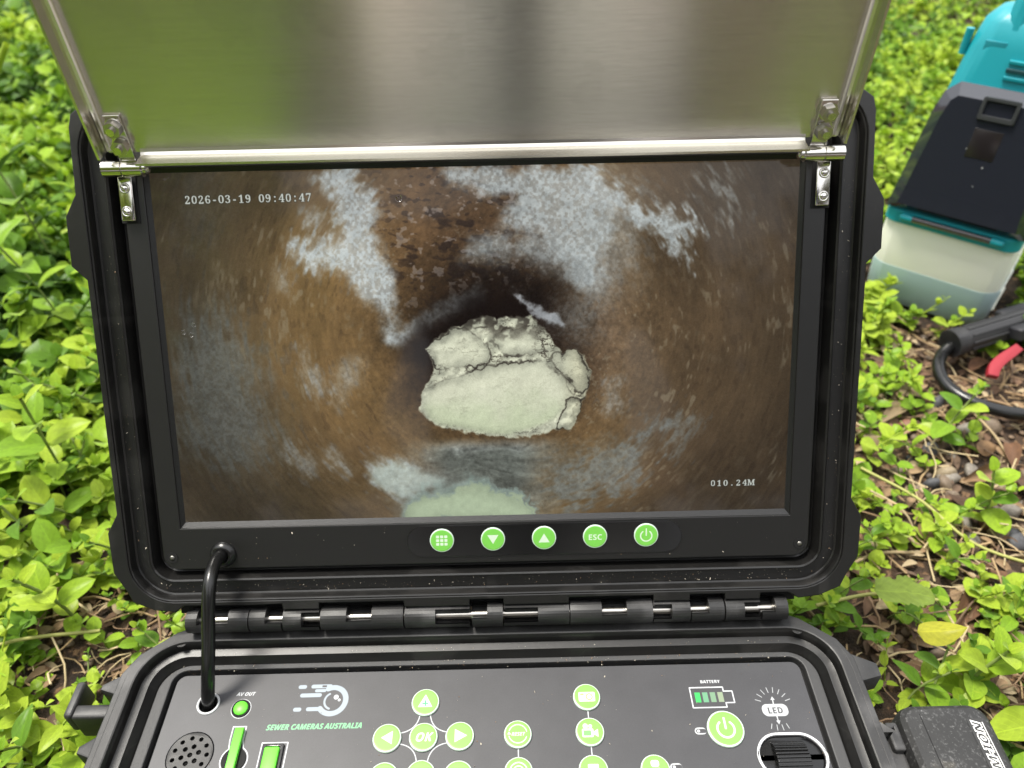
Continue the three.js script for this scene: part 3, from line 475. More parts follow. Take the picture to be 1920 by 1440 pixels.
// thumb wheel in its silver rimmed recess
mesh('wheel_rim', fin(flat(plate(stadium(.0008), [stadium(-.0004)], FY - .0006, .0013, .0003)), .6), std({ color: lin(.62, .63, .65), roughness: .35 }), base);
mesh('wheel_dish', fin(flat(plate(stadium(-.0004), [rrect(WH[0] - .0095, WH[0] + .0080, -WH[1] - .013, -WH[1] + .0070, .001)], FY - .0030, .0022, .0006)), .6), M.gloss, base);
{
  const parts = [cyl(.0098, .0150, 'x', 40)]; for (let i = 0; i < 36; i++) { const a = i / 36 * 2 * Math.PI; parts.push(new RoundedBoxGeometry(.0152, .0012, .0011, 1, .0004).translate(0, .0100, 0).rotateX(a)); }
  mesh('thumb_wheel', fin(merge(parts), .5), M.rubber, base, [WH[0] - .0008, FY - .0062, .0600]);
}
// seams and ejector marks on the rear ledge
for (const x of [-.156, -.082, .0165, .087, .157]) mesh('ejector_mark', cyl(.0027, .0003, 'y', 24), M.bezel, base, [x, -.0001, -.0052 + Math.max(0, Math.abs(x) - .15) * .6]);
// latches and lugs on the sides
{
  mesh('latch', fin(merge([box(-.2020, -.1795, -.028, -.0085, .0255, .0325, .0015), box(-.2052, -.2005, -.022, -.0070, .0140, .0325, .0020)]), .6), M.shell, base);
  const lug = (x0, x1, z0, z1) => fin(flat(plate([[x0, -z0], [x1, -z0 - .006], [x1, -z1], [x0, -z1 - .003]], [], -.016, .0135, .0008)), .5);
  mesh('lug', lug(-.1795, -.1890, .0130, .0215), M.shell, base); mesh('lug', lug(-.1795, -.1880, .0430, .0520), M.shell, base);
  mesh('lug', lug(.1795, .1915, .0110, .0235), M.shell, base); mesh('lug', lug(.1795, .1870, .0440, .0490), M.shell, base);
  const plug = []; for (let i = 0; i < 4; i++) plug.push(cyl(i % 2 ? .0098 : .0112, .0036, 'x', 28).translate(-.0037 * i, 0, 0)); plug.push(new THREE.SphereGeometry(.0100, 20, 12).scale(.5, 1, 1).translate(-.0140, 0, 0));
  mesh('connector_cap', fin(merge(plug), .6), M.rubber, base, [-.1830, -.014, .0660]);
}
// cable from the lid down into the base
{
  const p0 = rot(-.1320, .0462, BZ - .002), p1 = rot(-.1325, .0462, .0045), p2 = rot(-.1318, .0395, .0150), at = (v) => [v.x, v.y, v.z];
  mesh('cable', tube([at(p0), at(p1), at(p2), [-.1328, .0185, .0140], [-.1345, .0050, .0215], [-.1366, -.0090, .0262], [-.1364, -.0200, .0272]], .0032, 60, 14), M.rubber, unit, [0, HINGE, 0]);
}
// specks of dirt in the seal groove, on the ledge and on the faceplate
{
  const n = 1000, im = new THREE.InstancedMesh(new THREE.IcosahedronGeometry(.00028, 0), std({ color: 0xffffff, roughness: .9 }), n), m = new THREE.Matrix4(), q = new THREE.Quaternion(), v = new THREE.Vector3(), sc = new THREE.Vector3();
  seed = 77; for (let i = 0; i < n; i++) {
    const k = rnd(); if (k < .38) v.copy(rot(rr(-.165, .165), rr(.0262, .0318), -.0050)); else if (k < .50) { const s = rnd() < .5 ? -1 : 1; v.copy(rot(s * rr(.1695, .1748), rr(.03, .23), -.0050)); } else if (k < .62) v.set(rr(-.165, .165), -.0055, rr(.0002, .0026)); else if (k < .80) v.set(rr(-.16, .16), -.0076, rr(.0070, .0118)); else if (k < .94) v.set(rr(-.155, .155), FY + .0002, rr(.013, .07)); else v.copy(rot(rr(-.16, .16), rr(.04, .06), BZ + .0001));
    v.y += HINGE; q.setFromEuler(new THREE.Euler(rnd() * 6, rnd() * 6, rnd() * 6)); const b = .28 + .85 * Math.pow(rnd(), 4); sc.set(b * rr(.6, 2.6), b * .6, b * rr(.6, 1.4)); im.setMatrixAt(i, m.compose(v, q, sc)); const t = rnd(); im.setColorAt(i, t < .6 ? lin(.42, .38, .31) : lin(.24, .16, .10));
  }
  im.name = 'dirt_speck'; im.userData.kind = 'stuff'; im.castShadow = im.receiveShadow = true; unit.add(im);
}

/* ------------------------------------------------------------------ battery pack on the side of the case */
{
  const b = thing('battery_pack', 'scuffed black lithium-ion battery pack clipped to the side of the case', 'battery', [0, 0, 0]);
  const worn = pixels(512, 512, (x, y) => { const n = fbm(x / 50, y / 50, 5), f = fbm(x / 6 + 40, y / 6, 3), s = fbm(x / 9, y / 90, 3); let v = 38 + 22 * (n - .5) + 10 * (hash(x, y) - .5); if (f > .60) v += 190 * (f - .60); if (hash(x >> 1, y >> 1) > .992) v += 45; const t = sstep(.55, .75, n) * 12; return [v + t * 1.2, v + t, v + t * .6]; }, true, 10);
  const m = std({ map: worn, roughness: .62, bumpMap: grainTex, bumpScale: .00006 });
  const y1 = HINGE - .020, x0 = .2000, x1 = .2455, z0 = .0285, z1 = .118;
  const ring = (d, y) => rrect(x0 + d, x1 - d, -z1 + d, -z0 - d, Math.max(.004, .0095 - d), 8).map(([x, z]) => [x, z, y]);
  const body = strip([ring(.0, y1 - .062), ring(0, y1 - .006), ring(.0012, y1 - .0022), ring(.0034, y1 - .0004), ring(.006, y1)], true, true);
  mesh('housing', fin(flat(body), .5), m, b);
  mesh('side_rail', fin(merge([box(.1900, .2002, y1 - .060, y1 - .0075, .040, .112, .002), box(.1940, .2002, y1 - .055, y1 - .004, .036, .050, .0015)]), .6), M.shell, b);
  for (const z of [.058, .064]) mesh('rail_groove', box(.1925, .1985, y1 - .0077, y1 - .0068, z, z + .0012, .0003), M.black, b);
  const seam = [[x0 + .0105, z0 + .001], [x0 + .0105, z1 - .004]]; mesh('seam', box(seam[0][0], seam[0][0] + .0005, y1 - .0004, y1 + .00012, z0 + .006, z1 - .006, .0001), M.black, b);
  // printed lettering, read from the side
  const c = canvas(512, 96), g = c.getContext('2d'); g.fillStyle = '#2b2b2b'; g.fillRect(0, 0, 512, 96); g.fillStyle = g.strokeStyle = '#e2e2de'; g.font = 'italic bold 62px sans-serif'; g.textAlign = 'center'; g.textBaseline = 'middle'; const w = g.measureText('LITHIUM-ION').width; g.save(); g.translate(256, 46); g.scale(470 / w, 1); g.lineWidth = 12; g.lineJoin = 'miter'; g.strokeText('LITHIUM-ION', 0, 0); g.fillStyle = '#2b2b2b'; g.fillText('LITHIUM-ION', 0, 0); g.restore(); g.fillStyle = '#e2e2de'; g.fillRect(18, 82, 476, 5);
  const lab = new THREE.PlaneGeometry(.050, .0078).rotateX(-Math.PI / 2).rotateY(Math.PI / 2);
  mesh('lettering', lab, std({ map: tex(c), roughness: .55 }), b, [x1 - .0095, y1 + .0003, z0 + .034]);
}

/* ------------------------------------------------------------------ sprayer with teal head, smoked cover and milky tank */
const sprayAt = [.438, .0, -.430], sprayTurn = -40 * Math.PI / 180;
{
  const s = thing('garden_sprayer', 'teal and white battery sprayer with smoked cover and half full tank', 'sprayer', sprayAt, sprayTurn);
  s.scale.y = 1.07;
  const teal = std({ color: lin(.005, .26, .31), roughness: .38 });
  const milk = phy({ color: lin(.92, .91, .80), roughness: .8, transmission: .3, thickness: 0, clearcoat: .35, clearcoatRoughness: .3 });
  const sec = (list, n = 8) => strip(list.map(([y, xa, xb, za, zb, r]) => rrect(xa, xb, -zb, -za, r, n).map(([x, z]) => [x, y, -z])), true, true);
  mesh('tank', fin(sec([[.004, -.050, .050, -.098, -.012, .016], [.0015, -.044, .044, -.092, -.016, .014], [.006, -.056, .055, -.104, -.005, .018], [.016, -.060, .0585, -.108, 0, .019], [.060, -.0625, .060, -.110, .001, .019], [.088, -.0615, .0590, -.108, -.002, .018], [.108, -.0580, .0560, -.104, -.008, .016]].sort((a, b) => a[0] - b[0]), 8), .8), milk, s);
  mesh('filled_section', fin(sec([[.0012, -.0443, .0443, -.0923, -.0157, .0143], [.0038, -.0503, .0503, -.0983, -.0117, .0163], [.006, -.05625, .05525, -.10425, -.00475, .01825], [.016, -.06025, .05875, -.10825, .00025, .01925], [.0455, -.06195, .05985, -.1096, .00095, .01925], [.0456, -.0617, .0596, -.1094, .0007, .0190]]), .8), phy({ color: lin(.50, .66, .68), roughness: .8, transmission: .3, thickness: 0, clearcoat: .35, clearcoatRoughness: .3 }), s).userData.label = 'milky tank wall with pale blue liquid behind it';
  for (let i = 0; i < 4; i++) mesh('tank_rib', box(.0590, .0606, .020 + i * .020, .0212 + i * .020, -.075, -.022, .0004), milk, s);
  // band carrying the cover hinge
  mesh('band', fin(sec([[.0885, -.0622, .0600, -.108, -.001, .016], [.0890, -.0626, .0604, -.108, .0010, .014], [.0995, -.0622, .0600, -.107, .0006, .013], [.1010, -.0612, .0590, -.106, -.001, .012]]), .5), teal, s);
  // head
  mesh('head', fin(sec([[.100, -.0605, .0585, -.106, -.003, .013], [.160, -.0560, .0540, -.104, -.014, .014], [.206, -.0500, .0490, -.100, -.024, .016], [.238, -.0470, .0465, -.096, -.030, .020], [.256, -.0430, .0430, -.092, -.035, .020], [.2645, -.0350, .0360, -.084, -.042, .018], [.2668, -.0280, .0290, -.078, -.048, .014]]), .6), teal, s);
  // smoked cover, leaning with the head
  const co = [[-.0625, .003], [-.0618, .010], [-.0535, .088], [-.0490, .106], [-.0390, .1150], [.0390, .1150], [.0490, .106], [.0535, .088], [.0618, .010], [.0625, .003]];
  const cg = new THREE.ExtrudeGeometry(new THREE.Shape(co.map(([x, y]) => new THREE.Vector2(x, y))), { depth: .004, bevelEnabled: true, bevelSize: .010, bevelOffset: -.010, bevelThickness: .011, bevelSegments: 1 });
  const cover = mesh('cover', fin(cg, .35), phy({ color: lin(.018, .020, .028), roughness: .06, clearcoat: 1, clearcoatRoughness: .04 }), s, [0, .0985, -.004], [-.20, 0, 0]); cover.userData.label = 'glossy smoked plastic cover';
  mesh('latch', fin(merge([plate(rrect(-.0150, .0150, .0905, .1085, .002), [rrect(-.0118, .0118, .0945, .1055, .001)], .0125, .0050, .0008)]), .5), std({ color: lin(.03, .032, .034), roughness: .4 }), cover);
  mesh('inner_label', fin(box(-.0125, .0110, .0600, .0835, .0148, .0153, .0002), .5), std({ color: lin(.016, .013, .014), roughness: .2 }), cover);
  for (let i = 0; i < 4; i++) mesh('dirt_spot', new THREE.SphereGeometry(rr(.0004, .0007), 8, 6).scale(1, 1.2, .3), std({ color: lin(.4, .4, .38), roughness: .9 }), cover, [rr(-.04, .035), rr(.02, .095), .0151]);
  mesh('hinge_rod', cyl(.0028, .074, 'x', 18), phy({ color: lin(.05, .045, .05), roughness: .08, clearcoat: 1, clearcoatRoughness: .05 }), s, [.0005, .0965, .0035]);
  for (const e of [-1, 1]) mesh('rod_end', merge([cyl(.0034, .0085, 'x', 18), new THREE.SphereGeometry(.0034, 14, 10).translate(e * .0042, 0, 0)]), teal, s, [.0005 + e * .0395, .0965, .0036]);
  mesh('nub', fin(merge([cyl(.0034, .020, 'y', 16)]), .5), teal, s, [-.0500, .238, -.044]);
  mesh('badge', fin(box(-.0330, -.0160, .2395, .2500, -.0345, -.0325, .0004), .5), std({ color: lin(.006, .22, .27), roughness: .5 }), s, [0, -.006, .0020], [-.0, 0, 0]);
  // slotted vent and carrying handle
  for (let i = 0; i < 3; i++) mesh('vent_slat', box(-.0090, .0320, .2180 + i * .0060, .2210 + i * .0060, -.0275 - i * .0010, -.0240 - i * .0010, .0006), i === 1 ? std({ color: lin(.003, .05, .06), roughness: .6 }) : teal, s);
  mesh('handle', fin(merge(tubeCapped([[-.0130, .236, -.040], [-.0150, .262, -.046], [-.0100, .290, -.052], [.004, .300, -.056], [.026, .299, -.060], [.040, .284, -.064], [.044, .255, -.066]], .0098, 40, 14)), .8), teal, s);
}

/* ------------------------------------------------------------------ spray wand and hose lying by it */
{
  const w = thing('spray_wand', 'black ribbed spray wand with hose and red trigger lying beside the sprayer', 'spray wand');
  const a = new THREE.Vector3(.424, .030, -.345), b = new THREE.Vector3(.600, .040, -.402), dir = b.clone().sub(a), len = dir.length(), q = new THREE.Quaternion().setFromUnitVectors(new THREE.Vector3(0, 1, 0), dir.clone().normalize());
  const grip = [cyl(.0118, len, 'y', 28).translate(0, len / 2, 0), cyl(.0132, .012, 'y', 28).translate(0, .006, 0)]; for (let i = 0; i < 10; i++) { const t = i / 10 * 2 * Math.PI; grip.push(box(-.0012, .0012, .016, .090, .0108, .0128, .0006).rotateY(t)); }
  const g = fin(merge(grip), .6); g.applyQuaternion(q).translate(a.x, a.y, a.z); mesh('grip', g, std({ color: lin(.022, .022, .024), roughness: .55 }), w);
  const mo = fin(merge([box(-.006, .006, .055, .085, .010, .024, .002), box(-.010, .010, .070, .120, -.020, -.010, .003)]), .6); mo.applyQuaternion(q).translate(a.x, a.y, a.z); mesh('clip', mo, std({ color: lin(.02, .02, .024), roughness: .5 }), w);
  mesh('hose', merge(tubeCapped([[.428, .028, -.346], [.416, .024, -.338], [.404, .022, -.318], [.403, .020, -.296], [.412, .020, -.277], [.432, .020, -.263], [.460, .020, -.256], [.50, .020, -.256], [.60, .014, -.28]], .0056, 70, 12)), M.rubber, w);
  const sh = new THREE.Shape(); sh.moveTo(0, 0); sh.lineTo(.010, -.004); sh.bezierCurveTo(.020, .012, .032, .014, .060, .030); sh.lineTo(.056, .038); sh.bezierCurveTo(.030, .026, .010, .022, 0, 0);
  const tg = new THREE.ExtrudeGeometry(sh, { depth: .005, bevelEnabled: true, bevelSize: .0012, bevelThickness: .0012, bevelSegments: 2, curveSegments: 10 }).rotateX(-1.25).rotateY(.12); mesh('trigger', fin(tg, .6), std({ color: lin(.28, .014, .024), roughness: .4 }), w, [.440, .024, -.304]).scale.setScalar(.72);
}

/* ------------------------------------------------------------------ ground */
const bare = (x, z) => { // how bare the soil is: 1 bare, 0 overgrown; measured off the photograph
  const e = (cx, cz, rx, rz) => Math.exp(-(((x - cx) / rx) ** 2 + ((z - cz) / rz) ** 2));
  let b = .88 * e(.415, -.175, .085, .060) + .85 * e(.43, -.345, .06, .05) + .80 * e(.45, -.255, .10, .07) + .3 * e(.40, -.10, .06, .05) + .3 * e(.275, -.055, .035, .03) + .55 * e(-.335, -.005, .07, .07) + .5 * e(-.30, -.10, .05, .04) + .7 * e(.55, .25, .30, .30) + .4 * e(.30, -.60, .05, .05) + .5 * e(-.40, -.42, .05, .07);
  return clamp(b + (fbm(x * 9 + 30, z * 9 + 30, 3) - .5) * .5 * (z < -.6 ? .2 : 1));
};
const groundY = (x, z) => .010 * (fbm(x * 7 + 50, z * 7 + 50, 3) - .5) + .006 * (fbm(x * 40 + 9, z * 40, 2) - .5);
{
  const xs = []; for (let i = -90; i <= 90; i++) { const t = i / 90; xs.push(Math.sign(t) * (Math.abs(t) * 1.6 + 160 * Math.pow(Math.max(0, Math.abs(t) - .62) / .38, 5))); }
  const pos = [], uv = [], idx = [], n = xs.length;
  for (const z of xs) for (const x of xs) { const far = sstep(2, 6, Math.hypot(x, z)); pos.push(x, groundY(x, z) * (1 - far), z); uv.push(x, z); }
  for (let j = 0; j + 1 < n; j++) for (let i = 0; i + 1 < n; i++) { const a = j * n + i; idx.push(a, a + n, a + 1, a + 1, a + n, a + n + 1); }
  const g = new THREE.BufferGeometry(); g.setAttribute('position', new THREE.Float32BufferAttribute(pos, 3)); g.setAttribute('uv', new THREE.Float32BufferAttribute(uv, 2)); g.setIndex(idx); g.computeVertexNormals();
  const soil = pixels(1024, 1024, (x, y) => { const a = fbm(x / 128, y / 128, 6, 8), f = fbm(x / 10, y / 10, 3, 102), h = hash(x, y); let r = 62 + 50 * (a - .5) + 44 * (f - .5) + 20 * (h - .5), gq = r * .76, b = r * .56; if (f > .68) { r += 40; gq += 32; b += 22; } return [clamp(r, 0, 255), clamp(gq, 0, 255), clamp(b, 0, 255)]; }, true, 2.3);
  const soilB = pixels(512, 512, (x, y) => { const v = 255 * (.6 * fbm(x / 16, y / 16, 4, 32) + .4 * hash(x, y)); return [v, v, v]; }, false, 3.1);
  tag(mesh('ground', g, std({ map: soil, roughness: .95, bumpMap: soilB, bumpScale: .004 }), scene), null, null, null, 'structure');
}

/* ------------------------------------------------------------------ ground cover */
function leafGeo(width, cols, rows, fold, curl, point) { // lies along +z, length 1, face up
  const pos = [], uv = [], idx = [];
  for (let j = 0; j <= rows; j++) { const t = j / rows, w = width / 2 * Math.pow(Math.sin(Math.PI * Math.pow(t, .85)), point) * (1 - .12 * t) + .012; for (let i = 0; i <= cols; i++) { const s = i / cols * 2 - 1; pos.push(s * w, fold * Math.abs(s) * w * 2 + curl * (.25 * t - t * t) + .015 * Math.sin(t * 9 + s * 2) * Math.abs(s), t); uv.push(i / cols, t); } }
  const n = cols + 1; for (let j = 0; j < rows; j++) for (let i = 0; i < cols; i++) { const a = j * n + i; idx.push(a, a + n, a + 1, a + 1, a + n, a + n + 1); }
  const g = new THREE.BufferGeometry(); g.setAttribute('position', new THREE.Float32BufferAttribute(pos, 3)); g.setAttribute('uv', new THREE.Float32BufferAttribute(uv, 2)); g.setIndex(idx); g.computeVertexNormals(); return g;
}
const leafTex = (() => { const c = canvas(128, 128), g = c.getContext('2d'); g.fillStyle = '#d8dcd0'; g.fillRect(0, 0, 128, 128);
  const im = g.getImageData(0, 0, 128, 128); for (let i = 0; i < im.data.length; i += 4) { const p = i / 4, n = (fbm((p % 128) / 14, (p >> 7) / 14, 3) - .5) * 44 + (hash(p % 128, p >> 7) - .5) * 14; for (let k = 0; k < 3; k++) im.data[i + k] += n; } g.putImageData(im, 0, 0);
  g.strokeStyle = 'rgba(246,250,226,.85)'; g.lineWidth = 4; g.beginPath(); g.moveTo(64, 0); g.lineTo(64, 122); g.stroke(); g.lineWidth = 1.6; g.strokeStyle = 'rgba(244,248,220,.5)'; for (let i = 0; i < 7; i++) for (const s of [-1, 1]) { g.beginPath(); g.moveTo(64, 118 - i * 17); g.quadraticCurveTo(64 + s * 26, 108 - i * 17, 64 + s * 56, 84 - i * 17); g.stroke(); } return tex(c); })();
const leafMat = (c, extra) => phy({ color: c, map: leafTex, roughness: 1, specularIntensity: .35, transmission: .33, thickness: 0, clearcoat: .22, clearcoatRoughness: .3, side: THREE.DoubleSide, ...extra });
const tints = [lin(.36, .54, .034), lin(.26, .44, .028), lin(.15, .30, .020), lin(.46, .60, .050), lin(.08, .18, .014)];
const leafMats = tints.map((c) => leafMat(c)), sharedLeaf = leafMat(lin(1, 1, 1)), stemMat = std({ color: lin(.20, .26, .07), roughness: .7 });
const kinds = { round: [.82, .10, .16, .47], oval: [.66, .14, .22, .54], pointed: [.50, .18, .30, .85] };
const fine = {}, coarse = {}; for (const [k, [w, f, c, p]] of Object.entries(kinds)) { fine[k] = leafGeo(w, 4, 8, f, c, p); coarse[k] = leafGeo(w, 2, 5, f, c, p); }
// where the leaves of one sprig sit: opposite pairs, each pair turned from the one below
function sprig(h, pairs, L, lean) {
  const out = [], ax = rr(0, 6.3), lx = Math.cos(ax) * lean * h, lz = Math.sin(ax) * lean * h, pt = (t) => new THREE.Vector3(lx * t * t, h * t, lz * t * t), m = new THREE.Matrix4(), o = new THREE.Object3D(); let turn = rr(0, 6.3);
  for (let i = 0; i < pairs; i++) {
    const t = (i + .55) / pairs, p = pt(Math.min(1, t + .1)), topness = i / Math.max(1, pairs - 1); turn += Math.PI / 2 + rr(-.3, .3);
    for (let k = 0; k < 2; k++) { const len = L * (topness > .9 ? .72 : .9 + .25 * Math.sin(topness * 3)) * rr(.78, 1.18); o.position.copy(p); o.rotation.set(-(rr(.02, .40) + topness * .55), turn + k * Math.PI + rr(-.25, .25), rr(-.3, .3), 'YXZ'); o.scale.setScalar(len); o.updateMatrix(); out.push(o.matrix.clone()); }
  }
  for (let k = 0; k < 2; k++) { o.position.copy(pt(1.08)); o.rotation.set(-1.0, turn + Math.PI / 2 + k * Math.PI, 0, 'YXZ'); o.scale.setScalar(L * .42); o.updateMatrix(); out.push(o.matrix.clone()); }
  return { leaves: out, stem: [[0, -.006, 0], pt(.35).toArray(), pt(.7).toArray(), pt(1.08).toArray()] };
}
function merged(kind, S, stem = true) { const l = S.leaves.map((m) => coarse[kind].clone().applyMatrix4(m)); if (stem) { const g = tube(S.stem, .0007, 4, 4); l.push(g); } return merge(l); }
// footprints that nothing grows through
const inBox = (x, z, cx, cz, turn, hx, hz) => { const c = Math.cos(turn), s = Math.sin(turn), dx = x - cx, dz = z - cz; return Math.abs(dx * c - dz * s) < hx && Math.abs(dx * s + dz * c) < hz; };
const sprayMid = [sprayAt[0] - .055 * Math.sin(-sprayTurn) * -1, sprayAt[2] - .055 * Math.cos(sprayTurn)];
const taken = (x, z, pad = 0) => (Math.abs(x) < .186 + pad && z > -.012 - pad && z < .272 + pad) || (x > .16 && x < .250 + pad && z > .020 - pad && z < .125 + pad) || inBox(x, z, sprayMid[0], sprayMid[1], sprayTurn, .068 + pad, .064 + pad) || (z > .34 && z < 1.10 && Math.abs(x - .04) < .29 + pad);
const clear = (x, z) => Math.hypot(x - .262, z + .045) < .020 || (x > .385 && x < .56 && z > -.365 && z < -.225 && (Math.abs(Math.hypot((x - .455) / .055, (z + .305) / .050) - 1) < .45 || x > .46 && z > -.275));
const seenDist = (x, z) => Math.hypot(x - .014, .46, z - .21);
{
  seed = 11;
  const protos = []; // small merged sprigs for the mass of leaves
  for (const [kind, n] of [['round', 4], ['oval', 4], ['pointed', 2]]) for (let i = 0; i < n; i++) protos.push({ kind, g: merged(kind, sprig(rr(.026, .05), 3 + (i % 2), rr(.0145, .019), .6)) });
  const singles = []; // near sprigs that stand as plants of their own
  for (const [kind, n, label] of [['round', 3, 'low sprig of rounded bright green leaves in the ground cover'], ['oval', 3, 'leafy sprig of oval yellow-green paired leaves in the ground cover'], ['pointed', 2, 'upright sprig of pointed fresh green leaves in the ground cover']]) for (let i = 0; i < n; i++) {
    const S = sprig(rr(.030, .055), 3 + (i % 2), rr(.0145, .0195), .5), grp = new THREE.Group(); tag(grp, label, 'plant', 'leafy sprigs round the case');
    mesh('stem', tube(S.stem, .0008, 6, 5), stemMat, grp); S.leaves.forEach((m, k) => { const l = mesh('leaf', fine[kind], leafMats[(k * 7 + i * 3) % 4], grp); l.applyMatrix4(m); }); singles.push({ grp, kind });
  }
  const lists = protos.map(() => []), cand = [];
  const grow = (x, z, s) => { if (z < -.05 && Math.abs(x) < .17 + (-z) * .30 && rnd() < .6) return; if (x > .42 && z > .25 && rnd() < .35) return; const y = groundY(x, z); cand.push([x, y, z, s * mix(.78, 1, sstep(.55, .95, seenDist(x, z)))]); };
  const tallness = (x, z) => 1 + .60 * sstep(-.22, -.55, x) * sstep(.05, -.25, z) + .25 * sstep(-.2, -.3, x) * sstep(.3, 0, z);
  for (let i = 0; i < 21000; i++) { const x = rr(-1.15, 1.35), z = rr(-1.35, .55); if (taken(x, z, .012) || clear(x, z)) continue; if (bare(x, z) > rr(.28, .92)) continue; grow(x, z, rr(.42, 1.15) * tallness(x, z)); }
  for (let i = 0; i < 9500; i++) { const x = rr(-2.6, 2.8), z = rr(-3.2, 2.2); if (x > -1.15 && x < 1.35 && z > -1.35 && z < .55) continue; if (taken(x, z, .012) || (x > .15 && z > .1 && rnd() < .7)) continue; if (bare(x, z) > rr(.22, .9)) continue; grow(x, z, rr(.8, 1.5) * tallness(x, z)); }
  for (let i = 0; i < 5600; i++) { const x = rr(-1.2, -.18), z = rr(.3, 1.5); if (taken(x, z, .01)) continue; grow(x, z, rr(.7, 1.2)); }
  for (let i = 0; i < 6500; i++) { const x = rr(-1.9, 2.4), z = rr(-3.1, -1.15); grow(x, z, rr(.8, 1.4)); }
  for (let i = 0; i < 1500; i++) { const x = rr(-1.15, -.34), z = rr(-1.0, -.30); grow(x, z, rr(.8, 2.0)); }
  // the nearest ones in sight become plants of their own
  const v = new THREE.Vector3(), inView = cand.filter(([x, y, z]) => { v.set(x, y + .03, z).project(camera); return Math.abs(v.x) < 1.02 && Math.abs(v.y) < 1.02 && v.z < 1 && !(Math.abs(x) < .19 && z > -.42); }).sort((a, b) => seenDist(a[0], a[2]) - seenDist(b[0], b[2]));
  const own = new Set(); for (let i = 0; own.size < 150 && i < inView.length; i += 3) own.add(inView[i]);
  let k = 0; for (const c of own) { const s = singles[(k * 5 + (k >> 2)) % singles.length], p = k < singles.length ? singles[k].grp : s.grp.clone(); p.name = numbered('ground_cover_sprig'); p.position.set(c[0], c[1], c[2]); p.rotation.set(rr(-.25, .25), rr(0, 6.3), rr(-.25, .25)); p.scale.setScalar(c[3]); scene.add(p); k++; }
  for (const c of cand) if (!own.has(c)) lists[(rnd() * protos.length) | 0].push(c);
  const o = new THREE.Object3D(), names0 = ['ground_cover', 'ground_cover', 'ground_cover'];
  protos.forEach((P, i) => {
    const im = new THREE.InstancedMesh(P.g, sharedLeaf, lists[i].length); im.name = numbered('ground_cover'); im.castShadow = im.receiveShadow = true;
    lists[i].forEach(([x, y, z, s], n) => { o.position.set(x, y - .002, z); o.rotation.set(rr(-.35, .35), rr(0, 6.3), rr(-.35, .35)); o.scale.setScalar(s); o.updateMatrix(); im.setMatrixAt(n, o.matrix); const t = fbm(x * 6 + 3, z * 6 + 8, 2) + rr(-.28, .28); const c = t > .68 ? tints[3] : t > .52 ? tints[0] : t > .38 ? tints[1] : t > .24 ? tints[2] : tints[4]; im.setColorAt(n, c); });
    tag(im, 'dense low green ground cover spreading over the soil', 'ground cover', null, 'stuff'); scene.add(im);
  });
}
// unseen shrubs mirrored in steel and glass; olive pair made up for its reflection
function shrub(label, x, z, rx, h, cols, n) {
  const g = thing('shrub', label, 'shrub', [x, 0, z]), geo = merged('oval', sprig(.045, 3, .020, .6), false), im = new THREE.InstancedMesh(geo, sharedLeaf, n), o = new THREE.Object3D();
  for (let i = 0; i < n; i++) { const a = rr(0, 6.3), e = Math.acos(rr(-.25, 1)), r = Math.pow(rnd(), .3) * (1 + .35 * (noise(a * 2 + 20, e * 3 + 20) - .5)), y = h * .42 + Math.cos(e) * r * h * .58; o.position.set(Math.cos(a) * Math.sin(e) * r * rx, Math.max(.03, y), Math.sin(a) * Math.sin(e) * r * rx); o.rotation.set(rr(-.9, .9), rr(0, 6.3), rr(-.9, .9)); o.scale.setScalar(rr(1.8, 3.2)); o.updateMatrix(); im.setMatrixAt(i, o.matrix); im.setColorAt(i, cols[(rnd() * cols.length) | 0]); }
  im.name = 'crown'; im.userData.kind = 'stuff'; im.castShadow = im.receiveShadow = true; g.add(im);
  for (let k = 0; k < 4; k++) { const a = k * 1.6 + rr(0, .6); mesh('stem', tube([[0, -.02, 0], [Math.cos(a) * rx * .2, h * .3, Math.sin(a) * rx * .2], [Math.cos(a) * rx * .5, h * .72, Math.sin(a) * rx * .5]], .012, 10, 7), std({ color: lin(.16, .10, .06), roughness: .9 }), g); }
  return g;
}
seed = 31;
shrub('bright green rounded shrub at the edge of the ground cover', -1.0, 1.25, .62, 1.35, [lin(.56, .62, .05), lin(.50, .58, .04), tints[3]], 2600);
shrub('tall yellow-green shrub beside the rounded shrub', -2.0, .75, .75, 1.7, [lin(.56, .62, .05), lin(.48, .56, .04)], 2200);
shrub('made-up dull olive brown shrub out of view on the bare side', 1.35, 1.75, .8, 1.5, [lin(.13, .12, .04), lin(.10, .075, .035), lin(.16, .13, .06)], 1300);
shrub('made-up dark olive shrub with dry foliage out of view on the bare side', 2.4, 1.0, .8, 1.6, [lin(.12, .13, .04), lin(.09, .07, .03)], 1000);
// single plants that stand out
function plant(label, x, z, h, pairs, L, kind, mats, turn = 0, lean = .2) { const S = sprig(h, pairs, L, lean), g = thing('leafy_plant', label, 'plant', [x, groundY(x, z), z], turn); mesh('stem', tube(S.stem, .0011, 8, 6), stemMat, g); S.leaves.forEach((m, k) => mesh('leaf', fine[kind], leafMats[mats[k % mats.length]], g).applyMatrix4(m)); return g; }
seed = 5;
plant('four broad flat leaves in a cross growing on the bare pebbly soil', .372, -.158, .045, 2, .026, 'round', [0, 3]);
plant('tall plant with large pointed light green leaves near the battery pack', .322, .006, .065, 3, .034, 'oval', [0, 3, 1]);
plant('bushy bright plant with big oval leaves hard by the battery pack', .287, -.02, .05, 4, .024, 'oval', [3, 0]);
plant('tall sprawling plant with broad pale leaves against the left of the lid', -.335, -.20, .12, 5, .026, 'oval', [0, 1, 3]);
plant('bright leafy shoot rising beside the lower lid corner', -.285, -.085, .07, 4, .022, 'oval', [3, 0]);
